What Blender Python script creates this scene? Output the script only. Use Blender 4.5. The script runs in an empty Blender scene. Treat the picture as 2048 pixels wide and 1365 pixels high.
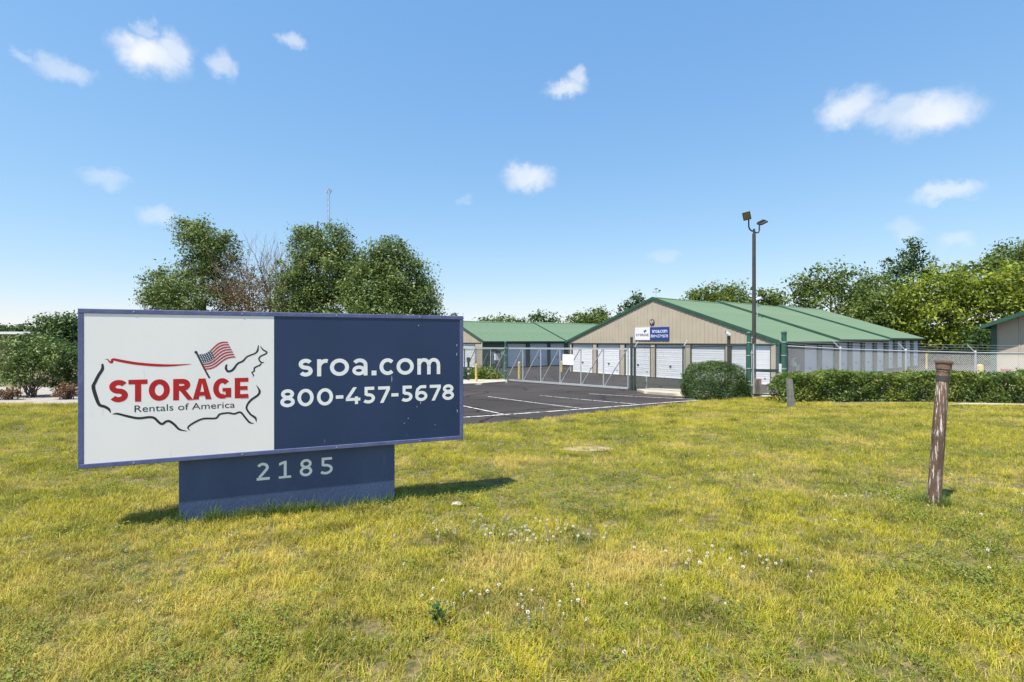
import bpy, bmesh, math, random
import numpy as np
from mathutils import Matrix, Vector
R = math.radians
scene = bpy.context.scene
col = scene.collection

# ------------------------------------------------------------------ camera, sky, sun
F = 1000.0; CX, CY = 1024.0, 682.5; EYE = 1.5          # focal length and centre in photo pixels, eye height
cam = bpy.data.cameras.new('camera'); cam.sensor_width = 36; cam.lens = 36 * F / 2048
cam.clip_start = .05; cam.clip_end = 6000
camo = bpy.data.objects.new('camera', cam); col.objects.link(camo)
camo.location = (0, 0, EYE); camo.rotation_euler = (R(90), 0, 0); scene.camera = camo

SUN_EL = R(66); SUN_H = Vector((-.70, -.714)).normalized()     # horizontal direction towards the sun
vs = scene.view_settings
vs.view_transform = 'Standard'; vs.look = 'None'; vs.gamma = 1; vs.use_curve_mapping = False; vs.exposure = .8

world = bpy.data.worlds.new('World'); scene.world = world; world.use_nodes = True
world.cycles.sampling_method = 'MANUAL'; world.cycles.sample_map_resolution = 256
nt = world.node_tree; nt.nodes.clear()
def N(tree, typ, **kw):
    n = tree.nodes.new(typ)
    for k, v in kw.items():
        if k.startswith('i_'): n.inputs[int(k[2:])].default_value = v
        else: setattr(n, k, v)
    return n
def build_world():
    L = nt.links.new
    sky = N(nt, 'ShaderNodeTexSky', sky_type='NISHITA', sun_disc=False)
    sky.sun_elevation = SUN_EL; sky.sun_rotation = math.atan2(SUN_H.x, SUN_H.y)
    sky.altitude = 100; sky.air_density = 1.25; sky.dust_density = 0.0; sky.ozone_density = 3
    bg = N(nt, 'ShaderNodeBackground'); bg.inputs[1].default_value = .1
    out = N(nt, 'ShaderNodeOutputWorld')
    tc = N(nt, 'ShaderNodeTexCoord')
    nz = N(nt, 'ShaderNodeTexNoise'); nz.inputs['Scale'].default_value = 30; nz.inputs['Detail'].default_value = 8
    nz.inputs['Roughness'].default_value = .6
    L(tc.outputs['Generated'], nz.inputs['Vector'])
    sub = N(nt, 'ShaderNodeVectorMath', operation='SUBTRACT'); sub.inputs[1].default_value = (.5, .5, .5)
    L(nz.outputs['Color'], sub.inputs[0])
    scl = N(nt, 'ShaderNodeVectorMath', operation='SCALE'); scl.inputs['Scale'].default_value = .048
    L(sub.outputs[0], scl.inputs[0])
    add = N(nt, 'ShaderNodeVectorMath', operation='ADD')
    L(tc.outputs['Generated'], add.inputs[0]); L(scl.outputs[0], add.inputs[1])
    nz2 = N(nt, 'ShaderNodeTexNoise'); nz2.inputs['Scale'].default_value = 9; nz2.inputs['Detail'].default_value = 6
    L(tc.outputs['Generated'], nz2.inputs['Vector'])
    # small fair-weather clouds: direction, half width, half height, strength
    blobs = []
    for px, py, a, b, s in [(300, 112, 72, 46, 1), (345, 95, 40, 36, .9), (440, 125, 30, 34, .6), (130, 142, 60, 26, .5),
                            (45, 112, 26, 18, .35), (285, 52, 24, 20, .4), (585, 84, 34, 18, .55), (1128, 178, 48, 20, .9),
                            (1158, 158, 24, 20, .7), (1056, 355, 58, 34, .8), (1700, 215, 62, 44, .9), (1860, 228, 92, 50, 1.0),
                            (1790, 222, 70, 34, .7), (1890, 386, 66, 24, .75), (210, 358, 46, 26, .5), (310, 430, 44, 26, .5),
                            (1910, 484, 40, 20, .4), (1815, 460, 34, 26, .3), (930, 402, 20, 12, .2), (1325, 512, 34, 16, .25)]:
        blobs.append((Vector(((px - CX) / F, 1, (CY - py) / F)), a * .92 / F, b * .9 / F, s * .95))
    rnd = random.Random(4)
    for k in range(20):                                   # the same kind of clouds all round, outside the frame
        az = R(rnd.uniform(60, 300)); el = rnd.uniform(.1, .75)
        blobs.append((Vector((math.sin(az), math.cos(az), el)), rnd.uniform(.04, .09), rnd.uniform(.02, .045), rnd.uniform(.4, 1)))
    last = None
    for c, a, b, s in blobs:
        l = c.length; c = c / l; a /= l; b /= l
        e1 = Vector((c.y, -c.x, 0)).normalized(); e2 = e1.cross(c)
        if e2.z < 0: e2 = -e2
        d1 = N(nt, 'ShaderNodeVectorMath', operation='DOT_PRODUCT'); d1.inputs[1].default_value = e1 / a
        d2 = N(nt, 'ShaderNodeVectorMath', operation='DOT_PRODUCT'); d2.inputs[1].default_value = e2 / b
        d3 = N(nt, 'ShaderNodeVectorMath', operation='DOT_PRODUCT'); d3.inputs[1].default_value = c
        for d in (d1, d2, d3): L(add.outputs[0], d.inputs[0])
        s2 = N(nt, 'ShaderNodeMath', operation='SUBTRACT'); L(d2.outputs['Value'], s2.inputs[0]); s2.inputs[1].default_value = c.dot(e2) / b
        cmb = N(nt, 'ShaderNodeCombineXYZ'); L(d1.outputs['Value'], cmb.inputs[0]); L(s2.outputs[0], cmb.inputs[1])
        m3 = N(nt, 'ShaderNodeMath', operation='LESS_THAN'); L(d3.outputs['Value'], m3.inputs[0]); m3.inputs[1].default_value = 0
        m4 = N(nt, 'ShaderNodeMath', operation='MULTIPLY'); L(m3.outputs[0], m4.inputs[0]); m4.inputs[1].default_value = 99
        L(m4.outputs[0], cmb.inputs[2])
        ln = N(nt, 'ShaderNodeVectorMath', operation='LENGTH'); L(cmb.outputs[0], ln.inputs[0])
        mr = N(nt, 'ShaderNodeMapRange', interpolation_type='SMOOTHSTEP')
        L(ln.outputs['Value'], mr.inputs[0])
        mr.inputs[1].default_value = 1.22; mr.inputs[2].default_value = .3; mr.inputs[3].default_value = 0; mr.inputs[4].default_value = s
        if last is None: last = mr.outputs[0]
        else:
            mx = N(nt, 'ShaderNodeMath', operation='MAXIMUM'); L(last, mx.inputs[0]); L(mr.outputs[0], mx.inputs[1]); last = mx.outputs[0]
    det = N(nt, 'ShaderNodeMapRange'); L(nz2.outputs['Fac'], det.inputs[0])
    det.inputs[1].default_value = .25; det.inputs[2].default_value = .6; det.inputs[3].default_value = .55; det.inputs[4].default_value = 1
    fm = N(nt, 'ShaderNodeMath', operation='MULTIPLY'); L(last, fm.inputs[0]); L(det.outputs[0], fm.inputs[1])
    sep = N(nt, 'ShaderNodeSeparateColor'); cmbc = N(nt, 'ShaderNodeCombineColor'); L(sky.outputs[0], sep.inputs[0])
    for k, (c_, p_) in enumerate(SKY_TONE):               # the camera's tone response, the same over the whole sky
        pw = N(nt, 'ShaderNodeMath', operation='POWER'); L(sep.outputs[k], pw.inputs[0]); pw.inputs[1].default_value = p_
        ml = N(nt, 'ShaderNodeMath', operation='MULTIPLY'); L(pw.outputs[0], ml.inputs[0]); ml.inputs[1].default_value = c_; L(ml.outputs[0], cmbc.inputs[k])
    mix = N(nt, 'ShaderNodeMix', data_type='RGBA'); L(fm.outputs[0], mix.inputs[0]); L(cmbc.outputs[0], mix.inputs[6])
    mix.inputs[7].default_value = (5.6, 5.75, 6.0, 1)
    L(mix.outputs[2], bg.inputs[0]); L(bg.outputs[0], out.inputs[0])
SKY_TONE = ((.99, .84), (1.58, .62), (2.78, .4))
build_world()
sun = bpy.data.lights.new('sun', 'SUN'); sun.energy = 4.8; sun.angle = R(.53); sun.color = (1, .945, .85)
suno = bpy.data.objects.new('sun', sun); col.objects.link(suno); suno.location = (0, 0, 60)
sd = Vector((SUN_H.x * math.cos(SUN_EL), SUN_H.y * math.cos(SUN_EL), math.sin(SUN_EL)))
suno.rotation_euler = sd.to_track_quat('Z', 'Y').to_euler()

# ------------------------------------------------------------------ helpers
FR = {}                                   # frame (matrix) of every object, so that parts can be given in world coordinates
class MB:
    def __init__(s): s.v = []; s.f = []
    def add(s, vs_, fs):
        o = len(s.v); s.v += [tuple(p) for p in vs_]; s.f += [tuple(i + o for i in f) for f in fs]; return s
    def box(s, c, d, rot=None):
        x, y, z = d[0] / 2, d[1] / 2, d[2] / 2
        p = [Vector(q) for q in ((-x,-y,-z),(x,-y,-z),(x,y,-z),(-x,y,-z),(-x,-y,z),(x,-y,z),(x,y,z),(-x,y,z))]
        if rot is not None: p = [rot @ q for q in p]
        return s.add([q + Vector(c) for q in p], [(0,3,2,1),(4,5,6,7),(0,1,5,4),(1,2,6,5),(2,3,7,6),(3,0,4,7)])
    def b2(s, a, b): return s.box([(a[i] + b[i]) / 2 for i in range(3)], [abs(b[i] - a[i]) for i in range(3)])
    def prism(s, poly, off):              # planar polygon extruded along off
        n = len(poly); off = Vector(off); p = [Vector(q) for q in poly]
        return s.add(p + [q + off for q in p], [tuple(range(n))[::-1], tuple(range(n, 2 * n))] + [(i, (i + 1) % n, n + (i + 1) % n, n + i) for i in range(n)])
    def tube(s, pts, r, n=8, caps=True):
        pts = [Vector(p) for p in pts]; m = len(pts)
        rs = r if isinstance(r, (list, tuple)) else [r] * m
        vs_, fs = [], []; a = None
        for i, p in enumerate(pts):
            t = (pts[min(i + 1, m - 1)] - pts[max(i - 1, 0)]).normalized()
            if a is None: a = t.cross(Vector((0, 0, 1)) if abs(t.z) < .9 else Vector((1, 0, 0))).normalized()
            else: a = (a - t * a.dot(t)).normalized()
            b = t.cross(a)
            for k in range(n):
                g_ = 2 * math.pi * k / n; vs_.append(p + (a * math.cos(g_) + b * math.sin(g_)) * rs[i])
        for i in range(m - 1):
            for k in range(n):
                fs.append((i*n+k, i*n+(k+1)%n, (i+1)*n+(k+1)%n, (i+1)*n+k))
        if caps: fs += [tuple(range(n))[::-1], tuple(range((m-1)*n, m*n))]
        return s.add(vs_, fs)
    def lathe(s, c, prof, n=16, ax=None):   # (radius, height) profile round z
        c = Vector(c); vs_, fs = [], []
        for r_, h in prof:
            for k in range(n):
                g_ = 2 * math.pi * k / n; q = Vector((r_ * math.cos(g_), r_ * math.sin(g_), h))
                vs_.append((ax @ q if ax is not None else q) + c)
        for i in range(len(prof) - 1):
            for k in range(n): fs.append((i*n+k, i*n+(k+1)%n, (i+1)*n+(k+1)%n, (i+1)*n+k))
        fs += [tuple(range(n))[::-1], tuple(range((len(prof)-1)*n, len(prof)*n))]
        return s.add(vs_, fs)
    def mesh(s, name, m, inv=None, smooth=False):
        me = bpy.data.meshes.new(name)
        v = [inv @ Vector(p) for p in s.v] if inv is not None else s.v
        me.from_pydata(v, [], s.f); me.update()
        bm = bmesh.new(); bm.from_mesh(me); bmesh.ops.recalc_face_normals(bm, faces=bm.faces); bm.to_mesh(me); bm.free()
        if m: me.materials.append(m)
        if smooth:
            me.polygons.foreach_set('use_smooth', [True] * len(me.polygons))
        return me
    def build(s, name, m, parent=None, world_=True, smooth=False, bevel=0):
        inv = FR[parent.name].inverted() if (parent is not None and world_) else None
        o = link(name, s.mesh(name, m, inv, smooth), parent)
        if bevel:
            b = o.modifiers.new('bevel', 'BEVEL'); b.width = bevel; b.segments = 2; b.limit_method = 'ANGLE'
        return o
def link(name, me, parent=None, loc=None):
    o = bpy.data.objects.new(name, me); col.objects.link(o)
    if parent is not None:
        o.parent = parent; FR[o.name] = FR[parent.name]
    else: FR[o.name] = Matrix()
    if loc is not None: o.location = loc
    return o
def tag(o, label=None, cat=None, group=None, kind=None):
    if label: o['label'] = label
    if cat: o['category'] = cat
    if group: o['group'] = group
    if kind: o['kind'] = kind
    return o
def thing(name, label, cat, loc=(0, 0, 0), rz=0, group=None):
    o = bpy.data.objects.new(name, None); o.empty_display_size = .2; col.objects.link(o)
    o.location = loc; o.rotation_euler = (0, 0, rz)
    FR[o.name] = Matrix.Translation(Vector(loc)) @ Matrix.Rotation(rz, 4, 'Z')
    return tag(o, label, cat, group)
def bigmesh(name, V, faces_n, m):          # numpy vertices, all faces with faces_n consecutive vertices
    me = bpy.data.meshes.new(name); n = len(V); nf = n // faces_n
    me.vertices.add(n); me.vertices.foreach_set('co', np.asarray(V, np.float32).ravel())
    me.loops.add(n); me.loops.foreach_set('vertex_index', np.arange(n, dtype=np.int32))
    me.polygons.add(nf); me.polygons.foreach_set('loop_start', np.arange(0, n, faces_n, dtype=np.int32))
    me.polygons.foreach_set('loop_total', np.full(nf, faces_n, np.int32))
    me.update(calc_edges=True); me.validate()
    if m: me.materials.append(m)
    return me

# ------------------------------------------------------------------ materials
def srgb(r, g_, b):
    f = lambda c: c / 12.92 if c <= .04045 else ((c + .055) / 1.055) ** 2.4
    return (f(r / 255), f(g_ / 255), f(b / 255), 1)
def mat(name, c1, c2=None, scale=5, rough=.6, bump=0, metal=0, spec=.5, stretch=(1, 1, 1), detail=4, c3=None, s3=40, f3=.3, bscale=None, coord='Object'):
    m = bpy.data.materials.new(name); m.use_nodes = True; t = m.node_tree; L = t.links.new
    p = t.nodes['Principled BSDF']; p.inputs['Roughness'].default_value = rough; p.inputs['Metallic'].default_value = metal
    p.inputs['Specular IOR Level'].default_value = spec; p.inputs['Base Color'].default_value = c1
    tc = N(t, 'ShaderNodeTexCoord'); mp = N(t, 'ShaderNodeMapping'); mp.inputs['Scale'].default_value = stretch
    if coord == 'World':
        ge = N(t, 'ShaderNodeNewGeometry'); L(ge.outputs['Position'], mp.inputs[0])
    else: L(tc.outputs['Object'], mp.inputs[0])
    if c2:
        n = N(t, 'ShaderNodeTexNoise'); n.inputs['Scale'].default_value = scale; n.inputs['Detail'].default_value = detail
        L(mp.outputs[0], n.inputs['Vector'])
        mr = N(t, 'ShaderNodeMapRange'); mr.inputs[1].default_value = .35; mr.inputs[2].default_value = .65; L(n.outputs['Fac'], mr.inputs[0])
        mx = N(t, 'ShaderNodeMix', data_type='RGBA'); mx.inputs[6].default_value = c1; mx.inputs[7].default_value = c2
        L(mr.outputs[0], mx.inputs[0]); o = mx.outputs[2]
        if c3:
            n3 = N(t, 'ShaderNodeTexNoise'); n3.inputs['Scale'].default_value = s3; n3.inputs['Detail'].default_value = 5; L(mp.outputs[0], n3.inputs['Vector'])
            r3 = N(t, 'ShaderNodeMapRange'); r3.inputs[1].default_value = 1 - f3 - .06; r3.inputs[2].default_value = 1 - f3 + .06; L(n3.outputs['Fac'], r3.inputs[0])
            m3 = N(t, 'ShaderNodeMix', data_type='RGBA'); m3.inputs[7].default_value = c3; L(o, m3.inputs[6]); L(r3.outputs[0], m3.inputs[0]); o = m3.outputs[2]
        L(o, p.inputs['Base Color'])
    if bump:
        nb = N(t, 'ShaderNodeTexNoise'); nb.inputs['Scale'].default_value = bscale or scale * 4; nb.inputs['Detail'].default_value = 5; L(mp.outputs[0], nb.inputs['Vector'])
        b = N(t, 'ShaderNodeBump'); b.inputs['Strength'].default_value = bump; b.inputs['Distance'].default_value = .02
        L(nb.outputs['Fac'], b.inputs['Height']); L(b.outputs[0], p.inputs['Normal'])
    return m
def leafmat(name, cols, trans=.35, nscale=.5, rough=.5, islands=True):
    m = bpy.data.materials.new(name); m.use_nodes = True; t = m.node_tree; L = t.links.new; t.nodes.clear()
    out = N(t, 'ShaderNodeOutputMaterial'); ge = N(t, 'ShaderNodeNewGeometry')
    nz = N(t, 'ShaderNodeTexNoise'); nz.inputs['Scale'].default_value = nscale; nz.inputs['Detail'].default_value = 3; L(ge.outputs['Position'], nz.inputs['Vector'])
    oi = N(t, 'ShaderNodeObjectInfo')
    ma = N(t, 'ShaderNodeMath', operation='MULTIPLY_ADD'); L(ge.outputs['Random Per Island'] if islands else oi.outputs['Random'], ma.inputs[0]); ma.inputs[1].default_value = .55
    mr = N(t, 'ShaderNodeMapRange'); mr.inputs[1].default_value = .3; mr.inputs[2].default_value = .7; mr.inputs[4].default_value = .45; L(nz.outputs['Fac'], mr.inputs[0])
    L(mr.outputs[0], ma.inputs[2])
    cr = N(t, 'ShaderNodeValToRGB'); e = cr.color_ramp.elements
    e[0].position = .05; e[0].color = cols[0]; e[1].position = .95; e[1].color = cols[-1]
    for i, c in enumerate(cols[1:-1]): q = e.new(.05 + .9 * (i + 1) / (len(cols) - 1)); q.color = c
    L(ma.outputs[0], cr.inputs[0])
    p = N(t, 'ShaderNodeBsdfPrincipled'); p.inputs['Roughness'].default_value = rough; p.inputs['Specular IOR Level'].default_value = .35
    tr = N(t, 'ShaderNodeBsdfTranslucent'); mx = N(t, 'ShaderNodeMixShader'); mx.inputs[0].default_value = trans
    L(cr.outputs[0], p.inputs['Base Color']); L(cr.outputs[0], tr.inputs[0]); L(p.outputs[0], mx.inputs[1]); L(tr.outputs[0], mx.inputs[2]); L(mx.outputs[0], out.inputs[0])
    return m
M = dict(
    white=mat('white_face', (.9, .86, .85, 1), (.87, .83, .82, 1), 2, .35, stretch=(1, 1, .2), c3=(.6, .59, .57, 1), s3=14, f3=.27),
    blue=mat('blue_face', (.02, .04, .10, 1), (.027, .05, .12, 1), 1.5, .3, spec=.35, stretch=(1, 1, .35), c3=(.12, .15, .22, 1), s3=22, f3=.24),
    frame=mat('frame_paint', (.085, .1, .23, 1), (.12, .14, .28, 1), 7, .45, bump=.1, c3=(.3, .32, .42, 1), s3=60, f3=.24),
    ped=mat('pedestal_paint', (.042, .072, .16, 1), (.055, .09, .19, 1), 4, .6, bump=.2, bscale=90, stretch=(1, 1, .4), c3=(.13, .15, .22, 1), s3=20, f3=.26),
    vinyl=mat('white_vinyl', (.88, .88, .88, 1), (.83, .83, .84, 1), 6, .45),
    red=mat('red_vinyl', (.50, .008, .012, 1), (.44, .008, .012, 1), 8, .4),
    ink=mat('charcoal_vinyl', (.02, .024, .032, 1), rough=.4),
    navy=mat('flag_navy', (.012, .03, .09, 1), rough=.4),
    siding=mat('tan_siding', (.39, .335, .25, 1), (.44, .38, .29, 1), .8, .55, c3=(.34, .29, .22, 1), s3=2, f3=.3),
    shade_siding=mat('shade_darkened_siding', (.085, .085, .078, 1), (.105, .105, .095, 1), 1, .5),  # siding of the walls turned from the sun, shade put into its darker colour
    roof=mat('green_roof', (.105, .165, .105, 1), (.12, .185, .12, 1), .6, .7, spec=.2, c3=(.14, .21, .15, 1), s3=3, f3=.3),
    trim=mat('dark_green_trim', (.022, .075, .045, 1), (.03, .09, .055, 1), 2, .4),
    jamb=mat('brown_jamb', (.05, .047, .04, 1), rough=.5),
    door=mat('white_door', (.72, .72, .74, 1), (.66, .66, .69, 1), 1.2, .45),
    latch=mat('latch_steel', (.12, .12, .12, 1), rough=.4, metal=.6),
    galv=mat('galvanised', (.52, .54, .54, 1), (.42, .44, .45, 1), 12, .45, metal=.35),
    wire=mat('galvanised_wire', (.42, .43, .43, 1), rough=.5, metal=.4),
    gwire=mat('green_coated_wire', (.10, .16, .13, 1), rough=.5),
    gpost=mat('green_post', (.025, .10, .065, 1), (.04, .13, .085, 1), 6, .45),
    dpost=mat('dark_green_post', (.03, .045, .038, 1), (.045, .06, .05, 1), 6, .5),
    bronze=mat('bronze_pole', (.045, .04, .036, 1), (.065, .058, .05, 1), 5, .45),
    lens=mat('lamp_lens', (.2, .17, .08, 1), rough=.15, spec=.8),
    yellow=mat('yellow_paint', (.6, .47, .13, 1), (.52, .4, .1, 1), 6, .5, c3=(.35, .28, .12, 1), s3=20, f3=.25),
    asphalt=mat('asphalt', (.038, .033, .032, 1), (.056, .049, .047, 1), .35, .95, spec=.15, bump=.5, bscale=60, c3=(.075, .07, .068, 1), s3=70, f3=.36),
    paint=mat('worn_white_paint', (.6, .59, .55, 1), (.45, .44, .4, 1), 6, .7, c3=(.08, .078, .075, 1), s3=9, f3=.44),
    redpaint=mat('worn_rust_paint', (.30, .15, .10, 1), (.22, .12, .09, 1), 6, .7, c3=(.1, .09, .09, 1), s3=14, f3=.4),
    concrete=mat('concrete', (.36, .32, .25, 1), (.44, .39, .31, 1), 1.5, .85, bump=.3, c3=(.32, .29, .24, 1), s3=12, f3=.3),
    greyc=mat('grey_concrete', (.15, .145, .135, 1), (.22, .21, .195, 1), 9, .85, bump=.4),
    gravel=mat('pale_gravel', (.36, .32, .28, 1), (.28, .25, .215, 1), 7, .9, bump=.8, bscale=40, c3=(.24, .21, .18, 1), s3=20, f3=.36),
    soil=mat('lawn_soil', (.10, .09, .03, 1), (.24, .18, .075, 1), 24, .95, bump=.9, bscale=90, c3=(.07, .085, .02, 1), s3=9, f3=.45),
    mulch=mat('mulch', (.14, .1, .07, 1), (.2, .15, .1, 1), 9, .95, bump=.8),
    rust=None, bark=mat('bark', (.09, .07, .055, 1), (.14, .115, .09, 1), 9, .9, bump=.6, stretch=(1, 1, .2)),
    twig=mat('bare_twig', (.16, .115, .085, 1), (.22, .165, .125, 1), 6, .9),
    orange=mat('rusty_tan_steel', (.34, .18, .08, 1), (.42, .25, .13, 1), 4, .7),
    brownwall=mat('brown_wall', (.09, .06, .045, 1), (.12, .085, .06, 1), 3, .8),
    steel=mat('mast_steel', (.35, .38, .42, 1), rough=.5, metal=.2),
    redbox=mat('red_enamel', (.4, .05, .03, 1), (.3, .04, .03, 1), 8, .45),
    glass=mat('window_glass', (.02, .03, .035, 1), rough=.08, spec=.8),
    straw=mat('dry_thatch', (.26, .2, .1, 1), (.36, .28, .15, 1), 20, .95, bump=.6),
    pear=leafmat('pear_leaf', [(0.045, 0.075, 0.021, 1), (0.105, 0.158, 0.036, 1), (0.165, 0.225, 0.054, 1), (0.300, 0.352, 0.112, 1)], .3, .7),
    brownleaf=leafmat('withered_leaf', [(0.070, 0.049, 0.028, 1), (0.140, 0.091, 0.049, 1), (0.182, 0.140, 0.056, 1), (0.126, 0.154, 0.042, 1)], .2, .8),
    bright=leafmat('bright_leaf', [(.06, .09, .012, 1), (.15, .21, .02, 1), (.27, .32, .03, 1), (.40, .43, .055, 1)], .42, .35),
    mid=leafmat('mid_leaf', [(.035, .065, .014, 1), (.095, .145, .024, 1), (.15, .2, .035, 1), (.22, .27, .05, 1)], .38, .35),
    dark=leafmat('dark_leaf', [(0.018, 0.045, 0.013, 1), (0.045, 0.090, 0.021, 1), (0.075, 0.128, 0.027, 1), (0.120, 0.180, 0.045, 1)], .3, .4),
    hedge=leafmat('hedge_leaf', [(0.032, 0.064, 0.013, 1), (0.080, 0.136, 0.022, 1), (0.160, 0.216, 0.032, 1), (0.304, 0.320, 0.056, 1)], .3, 1.5),
    bushl=leafmat('yew_leaf', [(0.018, 0.045, 0.013, 1), (0.045, 0.090, 0.021, 1), (0.083, 0.143, 0.030, 1), (0.135, 0.195, 0.045, 1)], .25, 2.5),
    shrubl=leafmat('viburnum_leaf', [(.04, .075, .02, 1), (.10, .155, .035, 1), (.16, .22, .055, 1), (.28, .33, .12, 1)], .3, 1.5),
    redshrub=leafmat('reddish_leaf', [(.12, .07, .03, 1), (.2, .09, .05, 1), (.16, .15, .05, 1)], .3, 3),
)
def add_cracks(m):
    t = m.node_tree; L = t.links.new; p = t.nodes['Principled BSDF']; src = p.inputs['Base Color'].links[0].from_socket
    tc = N(t, 'ShaderNodeTexCoord'); nz = N(t, 'ShaderNodeTexNoise'); nz.inputs['Scale'].default_value = .8; nz.inputs['Detail'].default_value = 6; L(tc.outputs['Object'], nz.inputs['Vector'])
    ad = N(t, 'ShaderNodeMix', data_type='VECTOR'); ad.inputs[0].default_value = .45; L(tc.outputs['Object'], ad.inputs[4]); L(nz.outputs['Color'], ad.inputs[5])
    vo = N(t, 'ShaderNodeTexVoronoi', feature='DISTANCE_TO_EDGE'); vo.inputs['Scale'].default_value = .42; L(ad.outputs[1], vo.inputs['Vector'])
    mr = N(t, 'ShaderNodeMapRange'); mr.inputs[1].default_value = .012; mr.inputs[2].default_value = .004; L(vo.outputs['Distance'], mr.inputs[0])
    mx = N(t, 'ShaderNodeMix', data_type='RGBA'); mx.inputs[7].default_value = (.013, .012, .012, 1); L(src, mx.inputs[6]); L(mr.outputs[0], mx.inputs[0]); L(mx.outputs[2], p.inputs['Base Color'])
add_cracks(M['asphalt'])
def rustpost():
    m = mat('weathered_brown_post', (.075, .045, .03, 1), (.17, .10, .066, 1), 9, .8, bump=.8, stretch=(1, 1, .25))
    t = m.node_tree; L = t.links.new; p = t.nodes['Principled BSDF']
    src = p.inputs['Base Color'].links[0].from_socket
    tc = N(t, 'ShaderNodeTexCoord'); mp = N(t, 'ShaderNodeMapping'); mp.inputs['Scale'].default_value = (80, 80, 3.2); L(tc.outputs['Object'], mp.inputs[0])
    n = N(t, 'ShaderNodeTexNoise'); n.inputs['Scale'].default_value = 1; n.inputs['Detail'].default_value = 6; n.inputs['Roughness'].default_value = .7; L(mp.outputs[0], n.inputs['Vector'])
    mr = N(t, 'ShaderNodeMapRange'); mr.inputs[1].default_value = .555; mr.inputs[2].default_value = .6; L(n.outputs['Fac'], mr.inputs[0])
    mx = N(t, 'ShaderNodeMix', data_type='RGBA'); mx.inputs[7].default_value = (.62, .55, .5, 1); L(src, mx.inputs[6]); L(mr.outputs[0], mx.inputs[0])
    L(mx.outputs[2], p.inputs['Base Color'])
    return m
M['rust'] = rustpost()

def grassmat(name, green, yel, straw, trans=.35):
    """blade colour: big soft patches of green, yellowed and dry turf in world space, plus variation per tuft"""
    m = bpy.data.materials.new(name); m.use_nodes = True; t = m.node_tree; L = t.links.new; t.nodes.clear()
    out = N(t, 'ShaderNodeOutputMaterial'); ge = N(t, 'ShaderNodeNewGeometry'); oi = N(t, 'ShaderNodeObjectInfo')
    def noise(sc, lo, hi, det=3, off=0):
        mp = N(t, 'ShaderNodeMapping'); mp.inputs['Location'].default_value = (off, off, 0); mp.inputs['Scale'].default_value = (1, 1, .05); L(ge.outputs['Position'], mp.inputs[0])
        n = N(t, 'ShaderNodeTexNoise'); n.inputs['Scale'].default_value = sc; n.inputs['Detail'].default_value = det; L(mp.outputs[0], n.inputs['Vector'])
        r = N(t, 'ShaderNodeMapRange'); r.inputs[1].default_value = lo; r.inputs[2].default_value = hi; L(n.outputs['Fac'], r.inputs[0]); return r.outputs[0]
    def mixc(f, a, b):
        x = N(t, 'ShaderNodeMix', data_type='RGBA')
        L(f, x.inputs[0])
        for i, c in ((6, a), (7, b)):
            if isinstance(c, tuple): x.inputs[i].default_value = c
            else: L(c, x.inputs[i])
        return x.outputs[2]
    c = mixc(noise(.7, .33, .56, 5), green, yel)
    rr = N(t, 'ShaderNodeMath', operation='MULTIPLY_ADD'); L(oi.outputs['Random'], rr.inputs[0]); rr.inputs[1].default_value = 1.3; rr.inputs[2].default_value = -.5
    c = mixc(rr.outputs[0], c, tuple(.4 * green[i] + .75 * yel[i] for i in range(3)) + (1,))
    rd = N(t, 'ShaderNodeMapRange'); rd.inputs[1].default_value = .0; rd.inputs[2].default_value = .35; rd.inputs[3].default_value = .75; rd.inputs[4].default_value = 0
    fr_ = N(t, 'ShaderNodeMath', operation='FRACT'); mu = N(t, 'ShaderNodeMath', operation='MULTIPLY'); L(oi.outputs['Random'], mu.inputs[0]); mu.inputs[1].default_value = 7.31; L(mu.outputs[0], fr_.inputs[0]); L(fr_.outputs[0], rd.inputs[0])
    c = mixc(rd.outputs[0], c, tuple(.42 * q for q in green[:3]) + (1,))
    c = mixc(noise(1.9, .5, .68, 6, 11.7), c, tuple(.55 * q for q in green[:3]) + (1,))         # ranker, darker clumps
    pr = N(t, 'ShaderNodeMath', operation='GREATER_THAN'); L(ge.outputs['Random Per Island'], pr.inputs[0]); pr.inputs[1].default_value = .9
    dn = noise(.9, .52, .72, 5, 7.3)
    vd = N(t, 'ShaderNodeVectorMath', operation='DISTANCE'); vd.inputs[1].default_value = (-2.3, 2.7, 0); L(ge.outputs['Position'], vd.inputs[0])   # the parched corner of the lawn
    dr = N(t, 'ShaderNodeMapRange'); dr.inputs[1].default_value = 2.6; dr.inputs[2].default_value = .4; dr.inputs[3].default_value = 0; dr.inputs[4].default_value = .6; L(vd.outputs['Value'], dr.inputs[0])
    dm = N(t, 'ShaderNodeMath', operation='MULTIPLY'); L(dr.outputs[0], dm.inputs[0]); L(noise(2.1, .3, .62, 5, 3.1), dm.inputs[1])
    dx = N(t, 'ShaderNodeMath', operation='MAXIMUM'); L(dn, dx.inputs[0]); L(dm.outputs[0], dx.inputs[1]); dn = dx.outputs[0]
    mxm = N(t, 'ShaderNodeMath', operation='MAXIMUM'); L(dn, mxm.inputs[0]); L(pr.outputs[0], mxm.inputs[1])
    mm = N(t, 'ShaderNodeMath', operation='MULTIPLY'); L(mxm.outputs[0], mm.inputs[0]); mm.inputs[1].default_value = .8
    c = mixc(mm.outputs[0], c, straw)
    p = N(t, 'ShaderNodeBsdfPrincipled'); p.inputs['Roughness'].default_value = .6; p.inputs['Specular IOR Level'].default_value = .12
    tr = N(t, 'ShaderNodeBsdfTranslucent'); mx = N(t, 'ShaderNodeMixShader'); mx.inputs[0].default_value = trans
    L(c, p.inputs['Base Color']); L(c, tr.inputs[0]); L(p.outputs[0], mx.inputs[1]); L(tr.outputs[0], mx.inputs[2]); L(mx.outputs[0], out.inputs[0])
    return m
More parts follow.
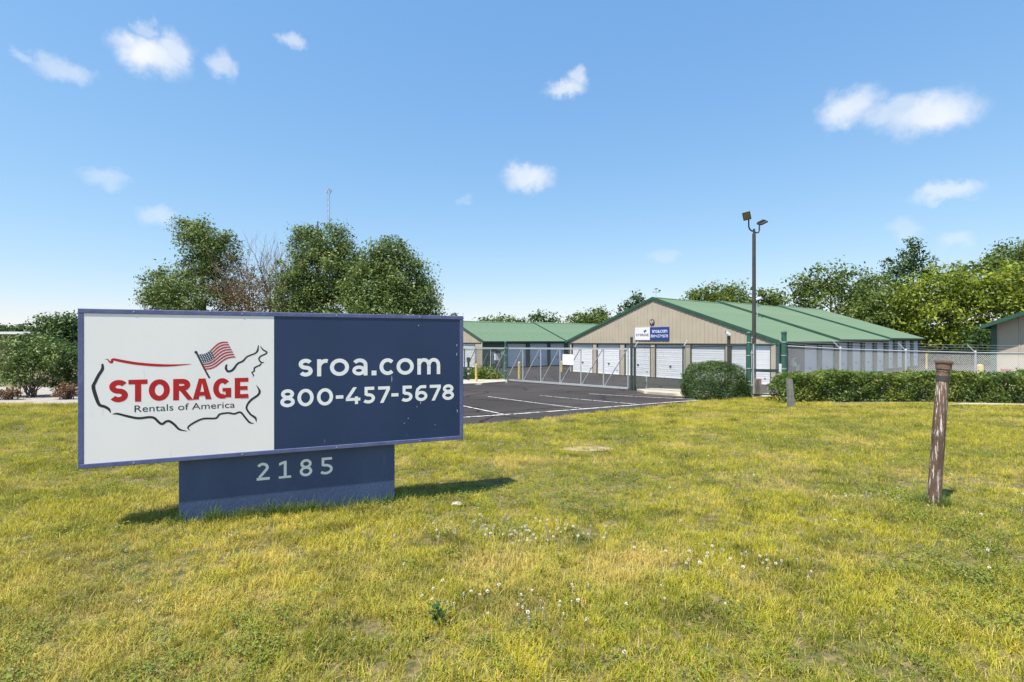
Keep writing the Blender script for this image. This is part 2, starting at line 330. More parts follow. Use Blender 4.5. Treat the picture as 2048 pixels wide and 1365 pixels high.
M['grass'] = grassmat('grass_blade', (.16, .22, .018, 1), (.54, .485, .045, 1), (.72, .54, .18, 1), .3)
M['clover'] = leafmat('clover_leaf', [(.10, .14, .02, 1), (.18, .22, .03, 1), (.28, .31, .05, 1)], .3, 2)
M['clover_flower'] = mat('clover_flower', (.72, .70, .6, 1), (.55, .52, .4, 1), 300, .8)

# ------------------------------------------------------------------ terrain: height from a smooth spline through measured points
GP = np.array([(0,-10,0),(-4,1,.02),(4,1,.02),(0,2,.01),(-2.66,4.06,.03),(-1.12,4.71,-.05),(3.9,4.6,0),(8,6,0),(-7,6,.02),(-1,10.3,-.28),(4,13,-.33),
    (8.3,17.4,-.45),(9.07,16.5,-.47),(16.3,17.6,-.72),(10,14.5,-.25),(14,14.5,-.29),(5.5,23.15,-.75),(-.27,29.5,-.83),(4.86,42.6,-1.1),(15.4,29.2,-1.1),
    (24,24,-.95),(38,48,-.9),(-10,13,-.1),(-20,16,-.15),(-15,30,-.5),(-6,48,-1.1),(-30,5,0),(30,5,-.1),(30,-20,0),(-30,-20,0),(45,20,-.8),(50,60,-1),
    (0,75,-1.1),(-40,40,-.6),(-50,80,-1),(60,90,-1),(22,13,-.3)], float)
def tps():
    X = GP[:, :2]; n = len(X); d = np.linalg.norm(X[:, None] - X[None], axis=2)
    K = np.where(d > 0, d**2 * np.log(d + 1e-9), 0) + np.eye(n) * 4.0
    P = np.hstack([np.ones((n, 1)), X]); A = np.block([[K, P], [P.T, np.zeros((3, 3))]])
    return np.linalg.solve(A, np.concatenate([GP[:, 2], np.zeros(3)]))
TW = tps()
def G(x, y):
    x = np.asarray(x, float); y = np.asarray(y, float)
    d2 = (x[..., None] - GP[:, 0])**2 + (y[..., None] - GP[:, 1])**2
    z = (0.5 * d2 * np.log(d2 + 1e-9)) @ TW[:len(GP)] + TW[-3] + TW[-2] * x + TW[-1] * y
    r = np.hypot(x - 5, y - 30); w = np.clip((r - 45) / 30, 0, 1)
    return z * (1 - w) + -1.0 * w
def g(x, y): return float(G(x, y))
def ray(px, py): return Vector(((px - CX) / F, 1, -(py - CY) / F))
def ground_px(px, py, off=0):
    d = ray(px, py); lo, hi = 1.0, 1.0
    while hi < 300 and EYE + d.z * hi > g(d.x * hi, hi) + off: lo = hi; hi *= 1.05
    for _ in range(30):
        m_ = (lo + hi) / 2
        if EYE + d.z * m_ > g(d.x * m_, m_) + off: lo = m_
        else: hi = m_
    return Vector((d.x * hi, hi, g(d.x * hi, hi) + off))
def at(px, Y): return (px - CX) / F * Y
def zt(py, Y): return EYE - (py - CY) / F * Y

ASPH = [(-1.0, 10.25), (1.5, 12.15), (5, 14.75), (7.7, 16.6), (8.6, 17.15), (9.4, 17.6), (18, 19), (45, 19.5), (62, 40), (40, 74), (-8, 74), (-9, 20), (-6.5, 10.6), (-4, 9.1)]
BED = [(-30, 13.6), (-18, 13.0), (-11, 12.4), (-9.6, 13.5), (-9.8, 19), (-30, 19)]
def inside(poly, x, y):
    x = np.asarray(x); y = np.asarray(y); c = np.zeros(x.shape, bool); n = len(poly)
    for i in range(n):
        (x1, y1), (x2, y2) = poly[i], poly[(i + 1) % n]
        cond = ((y1 > y) != (y2 > y)) & (x < (x2 - x1) * (y - y1) / (y2 - y1 + 1e-12) + x1); c ^= cond
    return c
def edist(poly, x, y):
    d = np.full(np.asarray(x).shape, 1e9); n = len(poly)
    for i in range(n):
        a = np.array(poly[i]); b = np.array(poly[(i + 1) % n]); ab = b - a
        t_ = np.clip(((x - a[0]) * ab[0] + (y - a[1]) * ab[1]) / (ab @ ab), 0, 1)
        d = np.minimum(d, np.hypot(x - a[0] - t_ * ab[0], y - a[1] - t_ * ab[1]))
    return d
def clip_cell(poly, x0, x1, y0, y1):
    def half(p, f, ins):
        o = []
        for i in range(len(p)):
            a, b = p[i], p[(i + 1) % len(p)]; fa, fb = f(a), f(b)
            if fa >= 0: o.append(a)
            if (fa >= 0) != (fb >= 0):
                t_ = fa / (fa - fb); o.append((a[0] + t_ * (b[0] - a[0]), a[1] + t_ * (b[1] - a[1])))
        return o
    for f in (lambda p: p[0] - x0, lambda p: x1 - p[0], lambda p: p[1] - y0, lambda p: y1 - p[1]):
        poly = half(poly, f, True)
        if len(poly) < 3: return []
    return poly
def sheet(name, poly, step, off, m, kind='structure', skirt=0):
    xs = [p[0] for p in poly]; ys = [p[1] for p in poly]; mb = MB()
    nx = max(1, math.ceil((max(xs) - min(xs)) / step)); ny = max(1, math.ceil((max(ys) - min(ys)) / step))
    gx = np.linspace(min(xs), max(xs), nx + 1); gy = np.linspace(min(ys), max(ys), ny + 1)
    polys = []
    cxx, cyy = np.meshgrid((gx[:-1] + gx[1:]) / 2, (gy[:-1] + gy[1:]) / 2, indexing='ij')
    ins = inside(poly, cxx, cyy); ed = edist(poly, cxx, cyy); dg = math.hypot(gx[1] - gx[0], gy[1] - gy[0])
    for i in range(nx):
        for j in range(ny):
            if ed[i, j] > dg:
                if ins[i, j]: polys.append([(gx[i], gy[j]), (gx[i+1], gy[j]), (gx[i+1], gy[j+1]), (gx[i], gy[j+1])])
            else:
                q = clip_cell(poly, gx[i], gx[i+1], gy[j], gy[j+1])
                if len(q) > 2: polys.append(q)
    flat = np.array([p for q in polys for p in q]); z = G(flat[:, 0], flat[:, 1]) + off
    k = 0
    for q in polys:
        n = len(q); mb.add([(flat[k+i, 0], flat[k+i, 1], z[k+i]) for i in range(n)], [tuple(range(n))]); k += n
    if skirt:
        n = len(poly)
        for i in range(n):
            a, b = Vector(poly[i]), Vector(poly[(i+1) % n]); m_ = max(1, int((b - a).length / step))
            for s_ in range(m_):
                p, q = a.lerp(b, s_ / m_), a.lerp(b, (s_ + 1) / m_); zp, zq = g(*p) + off, g(*q) + off
                mb.add([(p.x, p.y, zp), (q.x, q.y, zq), (q.x, q.y, zq - skirt), (p.x, p.y, zp - skirt)], [(0, 1, 2, 3)])
    me = bpy.data.meshes.new(name); me.from_pydata(mb.v, [], mb.f)
    bm = bmesh.new(); bm.from_mesh(me); bmesh.ops.remove_doubles(bm, verts=bm.verts, dist=.0005)
    for f in bm.faces:
        f.normal_update()
        if abs(f.normal.z) > .5 and f.normal.z < 0: f.normal_flip()
        f.smooth = True
    bm.to_mesh(me); bm.free(); me.materials.append(m)
    return tag(link(name, me), kind=kind)

def make_ground():
    xs = np.concatenate([[-3000, -1000, -400, -150, -80], np.arange(-45, 66, .5), [80, 150, 400, 1000, 3000]])
    ys = np.concatenate([[-1000, -200, -60, -25], np.arange(-10, 80, .5), [90, 120, 180, 300, 600, 1200, 4000]])
    XX, YY = np.meshgrid(xs, ys, indexing='ij'); Z = G(XX, YY)
    core = (np.abs(XX - 10) < 56) & (YY > 0) & (YY < 80)
    ed = edist(ASPH, XX, YY); Z = Z - np.where(inside(ASPH, XX, YY) & core, np.clip(ed / .3, 0, 1) * .12, 0)
    ed = edist(BED, XX, YY); Z = Z - np.where(inside(BED, XX, YY), np.clip(ed / .3, 0, 1) * .08, 0)
    nx, ny = len(xs), len(ys); V = np.stack([XX, YY, Z], -1).reshape(-1, 3)
    i, j = np.meshgrid(np.arange(nx - 1), np.arange(ny - 1), indexing='ij'); a = (i * ny + j).ravel()
    Fc = np.stack([a, a + ny, a + ny + 1, a + 1], 1)
    me = bpy.data.meshes.new('ground'); me.from_pydata(V.tolist(), [], Fc.tolist()); me.materials.append(M['soil'])
    me.polygons.foreach_set('use_smooth', [True] * len(me.polygons))
    return tag(link('ground', me), kind='structure')
make_ground()
sheet('asphalt', ASPH, .5, -.035, M['asphalt'], skirt=.12)
sheet('gravel_bed', BED, .5, -.02, M['gravel'])

def painted_strip(name, pts, w, m, off=-.027):
    """painted line through ground points, laid on the asphalt"""
    P = []
    for a, b in zip(pts[:-1], pts[1:]):
        n = max(1, int((b - a).length / .4)); P += [a.lerp(b, i / n) for i in range(n)]
    P.append(pts[-1]); mb = MB(); vs_ = []
    for i, p in enumerate(P):
        t_ = (P[min(i+1, len(P)-1)] - P[max(i-1, 0)]); t_.z = 0; t_.normalize(); nrm = Vector((-t_.y, t_.x, 0)) * w / 2
        for s_ in (-1, 1):
            q = p + nrm * s_; vs_.append((q.x, q.y, g(q.x, q.y) + off))
    mb.add(vs_, [(2*i, 2*i+1, 2*i+3, 2*i+2) for i in range(len(P)-1)])
    return tag(mb.build(name, m), kind='structure')
edge_line = [ground_px(px, py) for px, py in ((820, 841), (928, 832.5), (1080, 822.5), (1275, 808), (1400, 799))]
painted_strip('painted_edge_line', edge_line, .12, M['paint'])
for a, b in (((905, 806), (1008, 827)), ((975, 792), (1163, 815.5)), ((1080, 790), (1272, 807))):
    painted_strip('painted_stall_line', [ground_px(*a), ground_px(*b)], .085, M['paint'], -.023)
for k, (a, b) in enumerate((((1178, 787), (1392, 798)), ((1232, 786.5), (1405, 796)), ((1275, 787), (1425, 795.5)))):
    painted_strip('painted_hatch_line', [ground_px(*a), ground_px(*b)], .11, M['paint' if k == 0 else 'redpaint'], -.019)
walk = [ground_px(px, py) for px, py in ((1274, 781), (1300, 779), (1368, 781), (1440, 786), (1500, 790.5), (1492, 797), (1445, 796), (1360, 791), (1290, 786))]
sheet('concrete_walk', [(p.x, p.y) for p in walk], .3, .055, M['concrete'], skirt=.2)
pad = [ground_px(px, py) for px, py in ((1500, 790), (1552, 787), (1552, 795), (1505, 797))]
sheet('concrete_pad', [(p.x, p.y) for p in pad], .3, .03, M['concrete'], skirt=.15)
isl = [ground_px(px, py) for px, py in ((885, 763), (935, 758), (1012, 761), (1015, 765), (960, 769), (880, 772))]
sheet('kerb_island', [(p.x, p.y) for p in isl], .4, .06, M['concrete'], skirt=.2)
sheet('mulch_strip', [(8.9, 13.5), (12.5, 13.75), (26, 13.9), (40, 14), (45, 19.4), (18, 18.95), (9.45, 17.55), (9.2, 15)], .5, .006, M['mulch'])
sheet('footpath', [(11.2, 12.95), (18, 13.0), (30, 13.0), (30, 13.85), (12.5, 13.72)], .5, .022, M['concrete'])
#PART2
# ------------------------------------------------------------------ storage buildings
BRZ = math.atan2(-.787, .617)                      # local x runs along the gable front, local y along the depth
BX = Vector((math.cos(BRZ), math.sin(BRZ), 0)); BY = Vector((-BX.y, BX.x, 0))
def on_line(px, o, d):                             # distance along line o + d*t that a photo column meets
    k = (px - CX) / F; return (k * o.y - o.x) / (d.x - k * d.y)
DOORM = {}
def door_mesh(w, h):
    """roll-up door curtain: horizontal slats with a bead between them"""
    key = (round(w, 2), round(h, 2))
    if key in DOORM: return DOORM[key]
    n = 8; sh = h / n; prof = []
    for i in range(n):
        z = i * sh; prof += [(0, z), (-.028, z + .02), (-.028, z + sh * .42), (-.010, z + sh * .5), (-.028, z + sh * .58), (-.028, z + sh - .02)]
    prof.append((0, h)); mb = MB(); vs_ = []
    for y, z in prof: vs_ += [(0, y, z), (w, y, z)]
    mb.add(vs_, [(2*i, 2*i+1, 2*i+3, 2*i+2) for i in range(len(prof)-1)])
    mb.b2((0, -.045, 0), (w, -.001, .055))
    me = mb.mesh('roll_up_door', M['door']); DOORM[key] = me; return me
LATCH = None
def latch_mesh():
    global LATCH
    if LATCH is None:
        mb = MB(); mb.b2((-.09, -.035, -.03), (.09, 0, .03)); mb.b2((-.02, -.06, -.09), (.02, -.03, .02)); LATCH = mb.mesh('latch', M['latch'])
    return LATCH
def add_door(parent, face, a, b, base, h=2.33, depth=.13):
    """face 'f': wall along local x at y=0, face 's': right wall along local y at x=W"""
    kind, W = face; d = link('roll_up_door', door_mesh(b - a, h), parent)
    if kind == 'f': d.location = (a, depth, base)
    else: d.location = (W - depth, a, base); d.rotation_euler = (0, 0, R(90))
    l = link('latch', latch_mesh(), d, ((b - a) * .5, -.03, h * .36))
    k = link('handle', latch_mesh(), d, ((b - a) * .86, -.03, h * .16)); k.scale = (.5, .8, .6)
def siding_sheet(parent, o, ex, ez, n, w, h0, h1, base=0, m='siding', name='siding_panel', rib=.305):
    """ribbed steel sheet standing on o; ex along the wall, n outward; its top runs from h0 to h1"""
    mb = MB(); ex = Vector(ex); n = Vector(n); z = Vector((0, 0, 1)); o = Vector(o)
    prof = []; k = max(1, round(w / rib)); rw = w / k
    for i in range(k):
        x = i * rw; prof += [(x + .002, 0), (x + rw - .075, 0), (x + rw - .055, .024), (x + rw - .022, .024), (x + rw - .006, 0)]
    prof.append((w - .001, 0)); top = lambda x: h0 + (h1 - h0) * x / w
    vs_ = []
    for x, d in prof: vs_ += [o + ex * x + n * d + z * base, o + ex * x + n * d + z * top(x)]
    mb.add(vs_, [(2*i, 2*i+2, 2*i+3, 2*i+1) for i in range(len(prof)-1)])
    mb.prism([o + ex * .001 + z * base - n * .012, o + ex * (w - .001) + z * base - n * .012, o + ex * (w - .001) + z * h1 - n * .012, o + ex * .001 + z * h0 - n * .012], n * -.03)
    return mb.build(name, M[m], parent, False)
ROOFM = {}
def roof_sheet(w, L_, th):
    key = (round(w, 3), round(L_, 3))
    if key in ROOFM: return ROOFM[key]
    mb = MB(); prof = [(.003, 0)]; k = 3
    for i in range(k):
        x = w * i / k + w / k * .5; prof += [(x - .04, 0), (x - .018, .03), (x + .018, .03), (x + .04, 0)]
    prof.append((w - .003, 0)); vs_ = []
    for y, d in prof: vs_ += [(0, y, d), (L_, y, d)]
    n = len(prof)
    mb.add(vs_, [(2*i, 2*i+1, 2*i+3, 2*i+2) for i in range(n-1)])
    mb.b2((0, .003, -th), (L_, w - .003, -.004))
    ROOFM[key] = me = mb.mesh('roof_panel', M['roof']); return me
def storage(name, label, left, W, rise, secs, front_doors, eave=2.6, ov=.32, front_ov=.04, back_style='siding'):
    """secs: (length, base height relative to the first, [right-wall doors as (a, b) in local y])"""
    z0 = secs[0][1]; t = thing(name, label, 'building', (left.x, left.y, z0), BRZ)
    hdr = 2.36; sl = rise / (W / 2); ang = math.atan(sl); half = W / 2
    rake = lambda x: eave + rise - abs(x - half) * sl
    # gable front: sheets over the doors, piers between them
    n = round(W / .914); w = W / n
    for i in range(n):
        x0, x1 = i * w, (i + 1) * w
        if x0 < half - .01 and x1 > half + .01:
            siding_sheet(t, (x0, 0, 0), (1, 0, 0), None, (0, -1, 0), half - x0, rake(x0), rake(half), hdr + .08)
            siding_sheet(t, (half, 0, 0), (1, 0, 0), None, (0, -1, 0), x1 - half, rake(half), rake(x1), hdr + .08)
        else: siding_sheet(t, (x0, 0, 0), (1, 0, 0), None, (0, -1, 0), w, rake(x0), rake(x1), hdr + .08)
    MB().b2((0, -.03, hdr), (W, .1, hdr + .078)).build('header_trim', M['jamb'], t, False)
    edges = [0] + [e for d in front_doors for e in d] + [W]
    for k in range(0, len(edges), 2):
        a, b = edges[k], edges[k + 1]
        if b - a > .05:
            mb = MB().b2((a + .06, 0, 0), (b - .06, .2, hdr - .002)); mb.build('pier', M['siding'], t, False)
            for e, s_ in ((a, 1), (b, -1)):
                if 0 < e < W: MB().b2((e, -.012, 0), (e + s_ * .058, .21, hdr - .002)).build('door_jamb', M['jamb'], t, False)
    for a, b in front_doors: add_door(t, ('f', W), a, b, .01)
    y = 0
    for si, (ln, bz, doors) in enumerate(secs):
        b = bz - z0; e = eave + b
        # right wall
        eds = [y + .02] + [q for d in doors for q in d] + [y + ln]
        for k in range(0, len(eds), 2):
            p, q = eds[k], eds[k + 1]
            if q - p > .05:
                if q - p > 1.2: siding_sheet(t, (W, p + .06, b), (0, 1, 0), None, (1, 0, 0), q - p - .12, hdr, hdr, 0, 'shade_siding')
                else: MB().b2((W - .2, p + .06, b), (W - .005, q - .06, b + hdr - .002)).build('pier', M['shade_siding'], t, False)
                for ee, s_ in ((p, 1), (q, -1)):
                    MB().b2((W - .21, ee, b), (W + .012, ee + s_ * .058, b + hdr - .002)).build('door_jamb', M['trim'], t, False)
        for a_, b_ in doors: add_door(t, ('s', W), a_, b_, b + .01)
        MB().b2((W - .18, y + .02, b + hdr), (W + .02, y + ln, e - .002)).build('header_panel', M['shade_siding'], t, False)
        # left wall, back wall and (behind the step) the gable of the next section
        MB().b2((0, y + .02, b - .3), (.12, y + ln, e)).build('left_wall', M['siding'], t, False)
        if si == len(secs) - 1:
            MB().prism([(0.12, y + ln - .1, b - .3), (W - .2, y + ln - .1, b - .3), (W - .2, y + ln - .1, e - .1), (half, y + ln - .1, e + rise - .12), (.12, y + ln - .1, e - .1)], (0, .1, 0)).build('back_wall', M['siding'], t, False)
        if si > 0:
            MB().prism([(.1, y + .03, e - .25), (W - .1, y + .03, e - .25), (W - .1, y + .03, e + .02), (half, y + .03, e + rise - .02), (.1, y + .03, e + .02)], (0, .06, 0)).build('step_gable', M['siding'], t, False)
        # roof sheets on both slopes
        y0 = y - (front_ov if si == 0 else .08); y1 = y + ln + (.2 if si == len(secs) - 1 else 0)
        k = round((y1 - y0) / .914); w_ = (y1 - y0) / k; L_ = half / math.cos(ang) + ov
        me = roof_sheet(w_, L_, .05)
        for j in range(k):
            o = link('roof_panel', me, t, (half, y0 + j * w_, e + rise + .07)); o.rotation_euler = (0, ang, 0)
            o = link('roof_panel', me, t, (half, y0 + (j + 1) * w_, e + rise + .07)); o.rotation_euler = (0, ang, R(180))
        for s_ in (1, -1):
            o_ = Vector((half, y0 - .03, e + rise)); ex = half + ov * math.cos(ang); dz = -ex * sl
            th = .2 if si == 0 else .16
            MB().prism([(half, y0 - .012, e + rise + .125), (half + s_ * (ex + .02), y0 - .012, e + rise + .125 + dz), (half + s_ * (ex + .02), y0 - .012, e + rise + .125 - th + dz), (half, y0 - .012, e + rise + .125 - th)],
                       (0, -.04, 0)).build('rake_trim', M['trim'], t, False)
            xe = half + s_ * (ex + .04)
            MB().b2((xe - .06, y0 + .002, e + rise + dz - .06), (xe + .05, y1, e + rise + dz + .06)).build('eave_gutter', M['trim'], t, False)
        MB().prism([(half - .2, y0 + .01, e + rise + .115 - .2 * sl), (half, y0 + .01, e + rise + .122), (half + .2, y0 + .01, e + rise + .115 - .2 * sl), (half, y0 + .01, e + rise + .09)], (0, y1 - y0, 0)).build('ridge_cap', M['roof'], t, False)
        y += ln
    # corner trims
    for x in (-.02, W - .1):
        MB().b2((x, -.05, 0), (x + .12, .018, eave)).build('corner_trim', M['siding' if x > 0 else 'trim'], t, False)
    MB().b2((.02, .25, -.35), (W - .25, y - .15, -.02)).build('foundation', M['greyc'], t, False)
    return t
C0 = Vector((4.86, 42.6, 0)); W0 = 17.05; C1 = C0 + BX * W0
fd = [(on_line(a, C0, BX), on_line(b, C0, BX)) for a, b in ((1144, 1185), (1194, 1239), (1250, 1300), (1311, 1369), (1382, 1449), (1462, 1540))]
sd_ = lambda prs: [(on_line(a, C1, BY), on_line(b, C1, BY)) for a, b in prs]
main_b = storage('storage_building', 'tan gabled storage building with white roll-up doors and stepped green roof', C0, W0, 3.05,
    [(9.0, -1.1, sd_(((1609, 1637), (1644, 1670)))), (10.8, -.95, sd_(((1678, 1698), (1705, 1724), (1730, 1748), (1754, 1770)))),
     (10.0, -.82, sd_(((1777, 1789), (1795, 1807), (1811, 1823), (1827, 1838.5))))], fd)
LC = Vector((-2.83, 47.9, 0)); LW = 10.4; LL = LC - BX * LW
ld = lambda prs: [(on_line(a, LC, BY), on_line(b, LC, BY)) for a, b in prs]
left_b = storage('storage_building', 'green-roofed storage building behind the sliding gate, left of the tan gable', LL, LW, 2.02,
    [(10.9, -1.1, ld(((1015, 1053), (1060, 1096), (1101, 1131)))), (14, -1.0, [])], [(.6, 2.9), (3.7, 6.0), (6.8, 9.1)], ov=.25)
# the building at the right edge
def right_building():
    Y = 24.0; c = Vector((at(1988, Y), Y, 0)); W = 9.0; eave = 3.3; b = g(c.x, c.y) - .05; rise = 1.9; sl = rise / (W / 2)
    t = thing('storage_building', 'tan metal building with green corner trim at the right edge', 'building', (c.x, c.y, b), BRZ)
    n = 10; w = W / n
    for i in range(n):
        x0, x1 = i * w, (i + 1) * w; r_ = lambda x: eave + rise - abs(x - W / 2) * sl
        siding_sheet(t, (x0, 0, 0), (1, 0, 0), None, (0, -1, 0), w, r_(x0), r_(x1), 0, rib=.9)
    MB().b2((-.1, -.06, 0), (.1, .06, eave)).build('corner_trim', M['trim'], t, False)
    MB().b2((0, .06, 0), (.12, 12, eave)).build('left_wall', M['siding'], t, False)
    MB().b2((W - .12, .06, 0), (W, 12, eave)).build('right_wall', M['siding'], t, False)
    MB().prism([(.12, 11.9, 0), (W - .12, 11.9, 0), (W - .12, 11.9, eave), (W / 2, 11.9, eave + rise - .1), (.12, 11.9, eave)], (0, .1, 0)).build('back_wall', M['siding'], t, False)
    ang = math.atan(sl); L_ = W / 2 / math.cos(ang) + .35; k = 14; w_ = (12 + .75) / k; me = roof_sheet(w_, L_, .06)
    for j in range(k):
        o = link('roof_panel', me, t, (W / 2, -.55 + j * w_, eave + rise + .07)); o.rotation_euler = (0, ang, 0)
        o = link('roof_panel', me, t, (W / 2, -.55 + (j + 1) * w_, eave + rise + .07)); o.rotation_euler = (0, ang, R(180))
    for s_ in (1, -1):
        ex = W / 2 + .33; dz = -ex * sl
        MB().prism([(W/2, -.56, eave+rise+.13), (W/2+s_*ex, -.56, eave+rise+.13+dz), (W/2+s_*ex, -.56, eave+rise-.05+dz), (W/2, -.56, eave+rise-.05)], (0, -.04, 0)).build('rake_trim', M['trim'], t, False)
        MB().b2((W/2+s_*ex-.05, -.55, eave+rise+dz-.06), (W/2+s_*ex+.05, 12.2, eave+rise+dz+.06)).build('eave_gutter', M['trim'], t, False)
right_building()

# ------------------------------------------------------------------ lettering: strokes of even width cut out of film
def strip(mb, path, wd, tr, z, closed=False):
    """flat ribbon of width wd (number or list) along path, in the 2-D plane given by tr(x, y, lift)"""
    n = len(path); P = [Vector((p[0], p[1])) for p in path]; vs_ = []
    for i, p in enumerate(P):
        a = P[(i - 1) % n] if closed else P[max(i - 1, 0)]; b = P[(i + 1) % n] if closed else P[min(i + 1, n - 1)]
        t_ = (b - a); t_ = t_.normalized() if t_.length > 1e-9 else Vector((1, 0)); nr = Vector((-t_.y, t_.x)) * (wd[i] if isinstance(wd, list) else wd) / 2
        vs_ += [tr(*(p + nr), z), tr(*(p - nr), z)]
    m_ = n if closed else n - 1
    mb.add(vs_, [(2*i, 2*i+1, (2*i+3) % (2*n), (2*i+2) % (2*n)) for i in range(m_)])
def poly2(mb, pts, tr, z): mb.add([tr(x, y, z) for x, y in pts], [tuple(range(len(pts)))])
def el(cx, cy, rx, ry, a0, a1, n=18): return [(cx + rx * math.cos(R(a0 + (a1 - a0) * i / n)), cy + ry * math.sin(R(a0 + (a1 - a0) * i / n))) for i in range(n + 1)]
def glyph(ch, w, h, t):
    """list of ('s', path, width, closed) ribbons and ('p', polygon) pieces in a w x h box"""
    o = []; S = lambda p, c=False, wd=None: o.append(('s', p, wd or t, c)); P = lambda p: o.append(('p', p)); k = t / 2
    rect = lambda x0, y0, x1, y1: P([(x0, y0), (x1, y0), (x1, y1), (x0, y1)])
    if ch in 'oO0': S(el(w/2, h/2, w/2-k, h/2-k, 0, 345, 23), True)
    elif ch == 'c': S(el(w*.56, h/2, w*.56-k, h/2-k, 44, 316))
    elif ch in 'sS':
        rx, ry = w/2-k, (h-t)/4; S(el(w/2, h-k-ry, rx, ry, 28, 270)+el(w/2, k+ry, rx, ry, 90, -152)[1:])
    elif ch == 'T': rect(0, h-t*.9, w, h); rect(w/2-k, 0, w/2+k, h-t*.9)
    elif ch == 'E': rect(0, 0, t, h); rect(t, h-t*.85, w, h); rect(t, h/2-t*.4, w*.94, h/2+t*.4); rect(t, 0, w, t*.85)
    elif ch == 'R':
        rect(0, 0, t, h); S([(t, h-k), (w*.5, h-k)]+el(w*.5, h*.72, w*.42-k, h*.28-k, 90, -90, 12)+[(t, h*.44+k)]); P([(w*.36, h*.45), (w*.68, h*.45), (w*1.08, 0), (w*.78, 0)])
    elif ch == 'A':
        P([(0, 0), (t*1.05, 0), (w/2, h*.80), (w/2, h), (w/2-t*.58, h)]); P([(w, 0), (w/2+t*.58, h), (w/2, h), (w/2, h*.80), (w-t*1.05, 0)]); rect(w*.24, h*.18, w*.76, h*.18+t*.8)
    elif ch == 'G':
        S(el(w/2, h/2, w/2-k, h/2-k, 42, 290)); rect(w-t, h*.06, w, h*.52); rect(w*.52, h*.52-t*.75, w-t, h*.52); P([(w*.62, 0), (w-t, h*.06), (w-t, h*.06+t*.5), (w*.62, t)])
    elif ch == 'r': rect(0, 0, t, h*.97); S(el(w*.78, h*.48, w*.78-k, h*.5-k, 165, 72, 10))
    elif ch == 'a':
        rect(w-t, 0, w, h*.62); S(el(w*.5, h*.62, w*.5-k, h*.38-k, 150, 0, 14)); S(el(w*.44, h*.3, w*.44-k, h*.3-k, 0, 342, 19), True, t*.9)
    elif ch == 'm':
        rect(0, 0, t, h*.97); q = (w - t) / 2
        for i in (0, 1):
            x = t + i * q; rect(x + q - t, 0, x + q, h*.55); S(el(x + q/2 - k, h*.55, q/2, h*.45-k, 180, 0, 12))
    elif ch == '.': rect(0, 0, w, h)
    elif ch == '-': rect(0, 0, w, h)
    elif ch == '8':
        S(el(w/2, h*.73, w*.45-k, h*.27-k*.95, 0, 345, 23), True); S(el(w/2, h*.29, w*.5-k, h*.29-k*.95, 0, 345, 23), True)
    elif ch == '6':
        S(el(w/2, h*.32, w/2-k, h*.32-k, 0, 345, 23), True); S([(k*1.02, h*.34), (k*1.05, h*.52), (w*.16+k*.3, h*.74), (w*.42, h*.93-k*.4), (w*.62, h-k), (w*.9, h*.94-k*.4)])
    elif ch == '5':
        rect(w*.14, h-t, w*.94, h); rect(w*.14, h*.5, w*.14+t*.95, h-t); S([(w*.14+k, h*.58)]+el(w*.45, h*.31, w*.55-k, h*.31-k, 100, -142, 18))
    elif ch == '7': rect(0, h-t, w, h); P([(w*.16, 0), (w*.16+t*1.1, 0), (w, h-t), (w-t*1.12, h-t)])
    elif ch == '4':
        rect(0, h*.2, w, h*.2+t*.9); rect(w*.62, 0, w*.62+t*.95, h*.45); P([(0, h*.2+t*.9), (t*1.2, h*.2+t*.9), (w*.62+t*.6, h), (w*.62-t*.5, h)])
    elif ch == '2': S(el(w*.46, h-w*.42, w*.46-k, w*.42-k, 158, -28, 14)+[(t*.9, t)]); rect(0, 0, w, t)
    elif ch == '1': rect(w*.40, t*.85, w*.40+t, h); rect(0, 0, w, t*.85); P([(w*.02, h*.74), (w*.40, h*.84), (w*.40, h), (w*.30, h*.965), (w*.02, h*.9)])
    return o
def write(mb, ch, x, y, w, h, t, tr, z=.0):
    for i, q in enumerate(glyph(ch, w, h, t)):
        lift = z + i * .0003
        if q[0] == 's': strip(mb, [(x + a, y + b) for a, b in q[1]], q[2], tr, lift, q[3])
        else: poly2(mb, [(x + a, y + b) for a, b in q[1]], tr, lift)

# ------------------------------------------------------------------ roadside monument sign
SU = Vector((.9237, .3830, 0)); SB = Vector((-.3830, .9237, 0)); SP = Vector((-3.282, 3.777, 0)); SW = 3.034; SZ0, SZ1 = .530, 1.747; SD = .30
SRZ = math.atan2(SU.y, SU.x)
def sign_uv(px, py, back=0.0):
    d = ray(px, py); n = -SB; P0 = SP + SB * back
    t_ = P0.dot(n) / Vector((d.x, d.y, 0)).dot(n); q = Vector((d.x, d.y, 0)) * t_ - SP
    return q.dot(SU), EYE + d.z * t_
FACE = .005
sign = thing('monument_sign', 'large white and navy roadside sign on a blue pedestal numbered 2185', 'sign', (SP.x, SP.y, 0), SRZ)
# local frame: x along the face, y towards the back, z up
fr = .036
MB().b2((.01, .06, SZ0 + .01), (SW - .01, SD, SZ1 - .01)).build('cabinet', M['frame'], sign, False)
for a, b in (((0, 0, SZ1 - fr), (SW, SD + .01, SZ1)), ((0, 0, SZ0), (SW, SD + .01, SZ0 + fr)), ((0, .0015, SZ0 + fr), (fr, SD + .01, SZ1 - fr)), ((SW - fr, .0015, SZ0 + fr), (SW, SD + .01, SZ1 - fr))):
    MB().b2(a, b).build('frame_rail', M['frame'], sign, False, bevel=.004)
for x in (.35, 1.1, 1.85, 2.6):
    for z in (SZ1 - fr * .5, SZ0 + fr * .5): MB().lathe((x, 0, z), [(.006, -.002), (.006, .003)], 8, Matrix.Rotation(R(90), 3, 'X')).build('screw', M['galv'], sign, False)
split = sign_uv(548.5, 765, FACE)[0]
wf = MB().b2((fr, FACE, SZ0 + fr), (split - .0015, .06, SZ1 - fr)).build('face_panel', M['white'], sign, False); wf['label'] = 'white face panel with map outline'
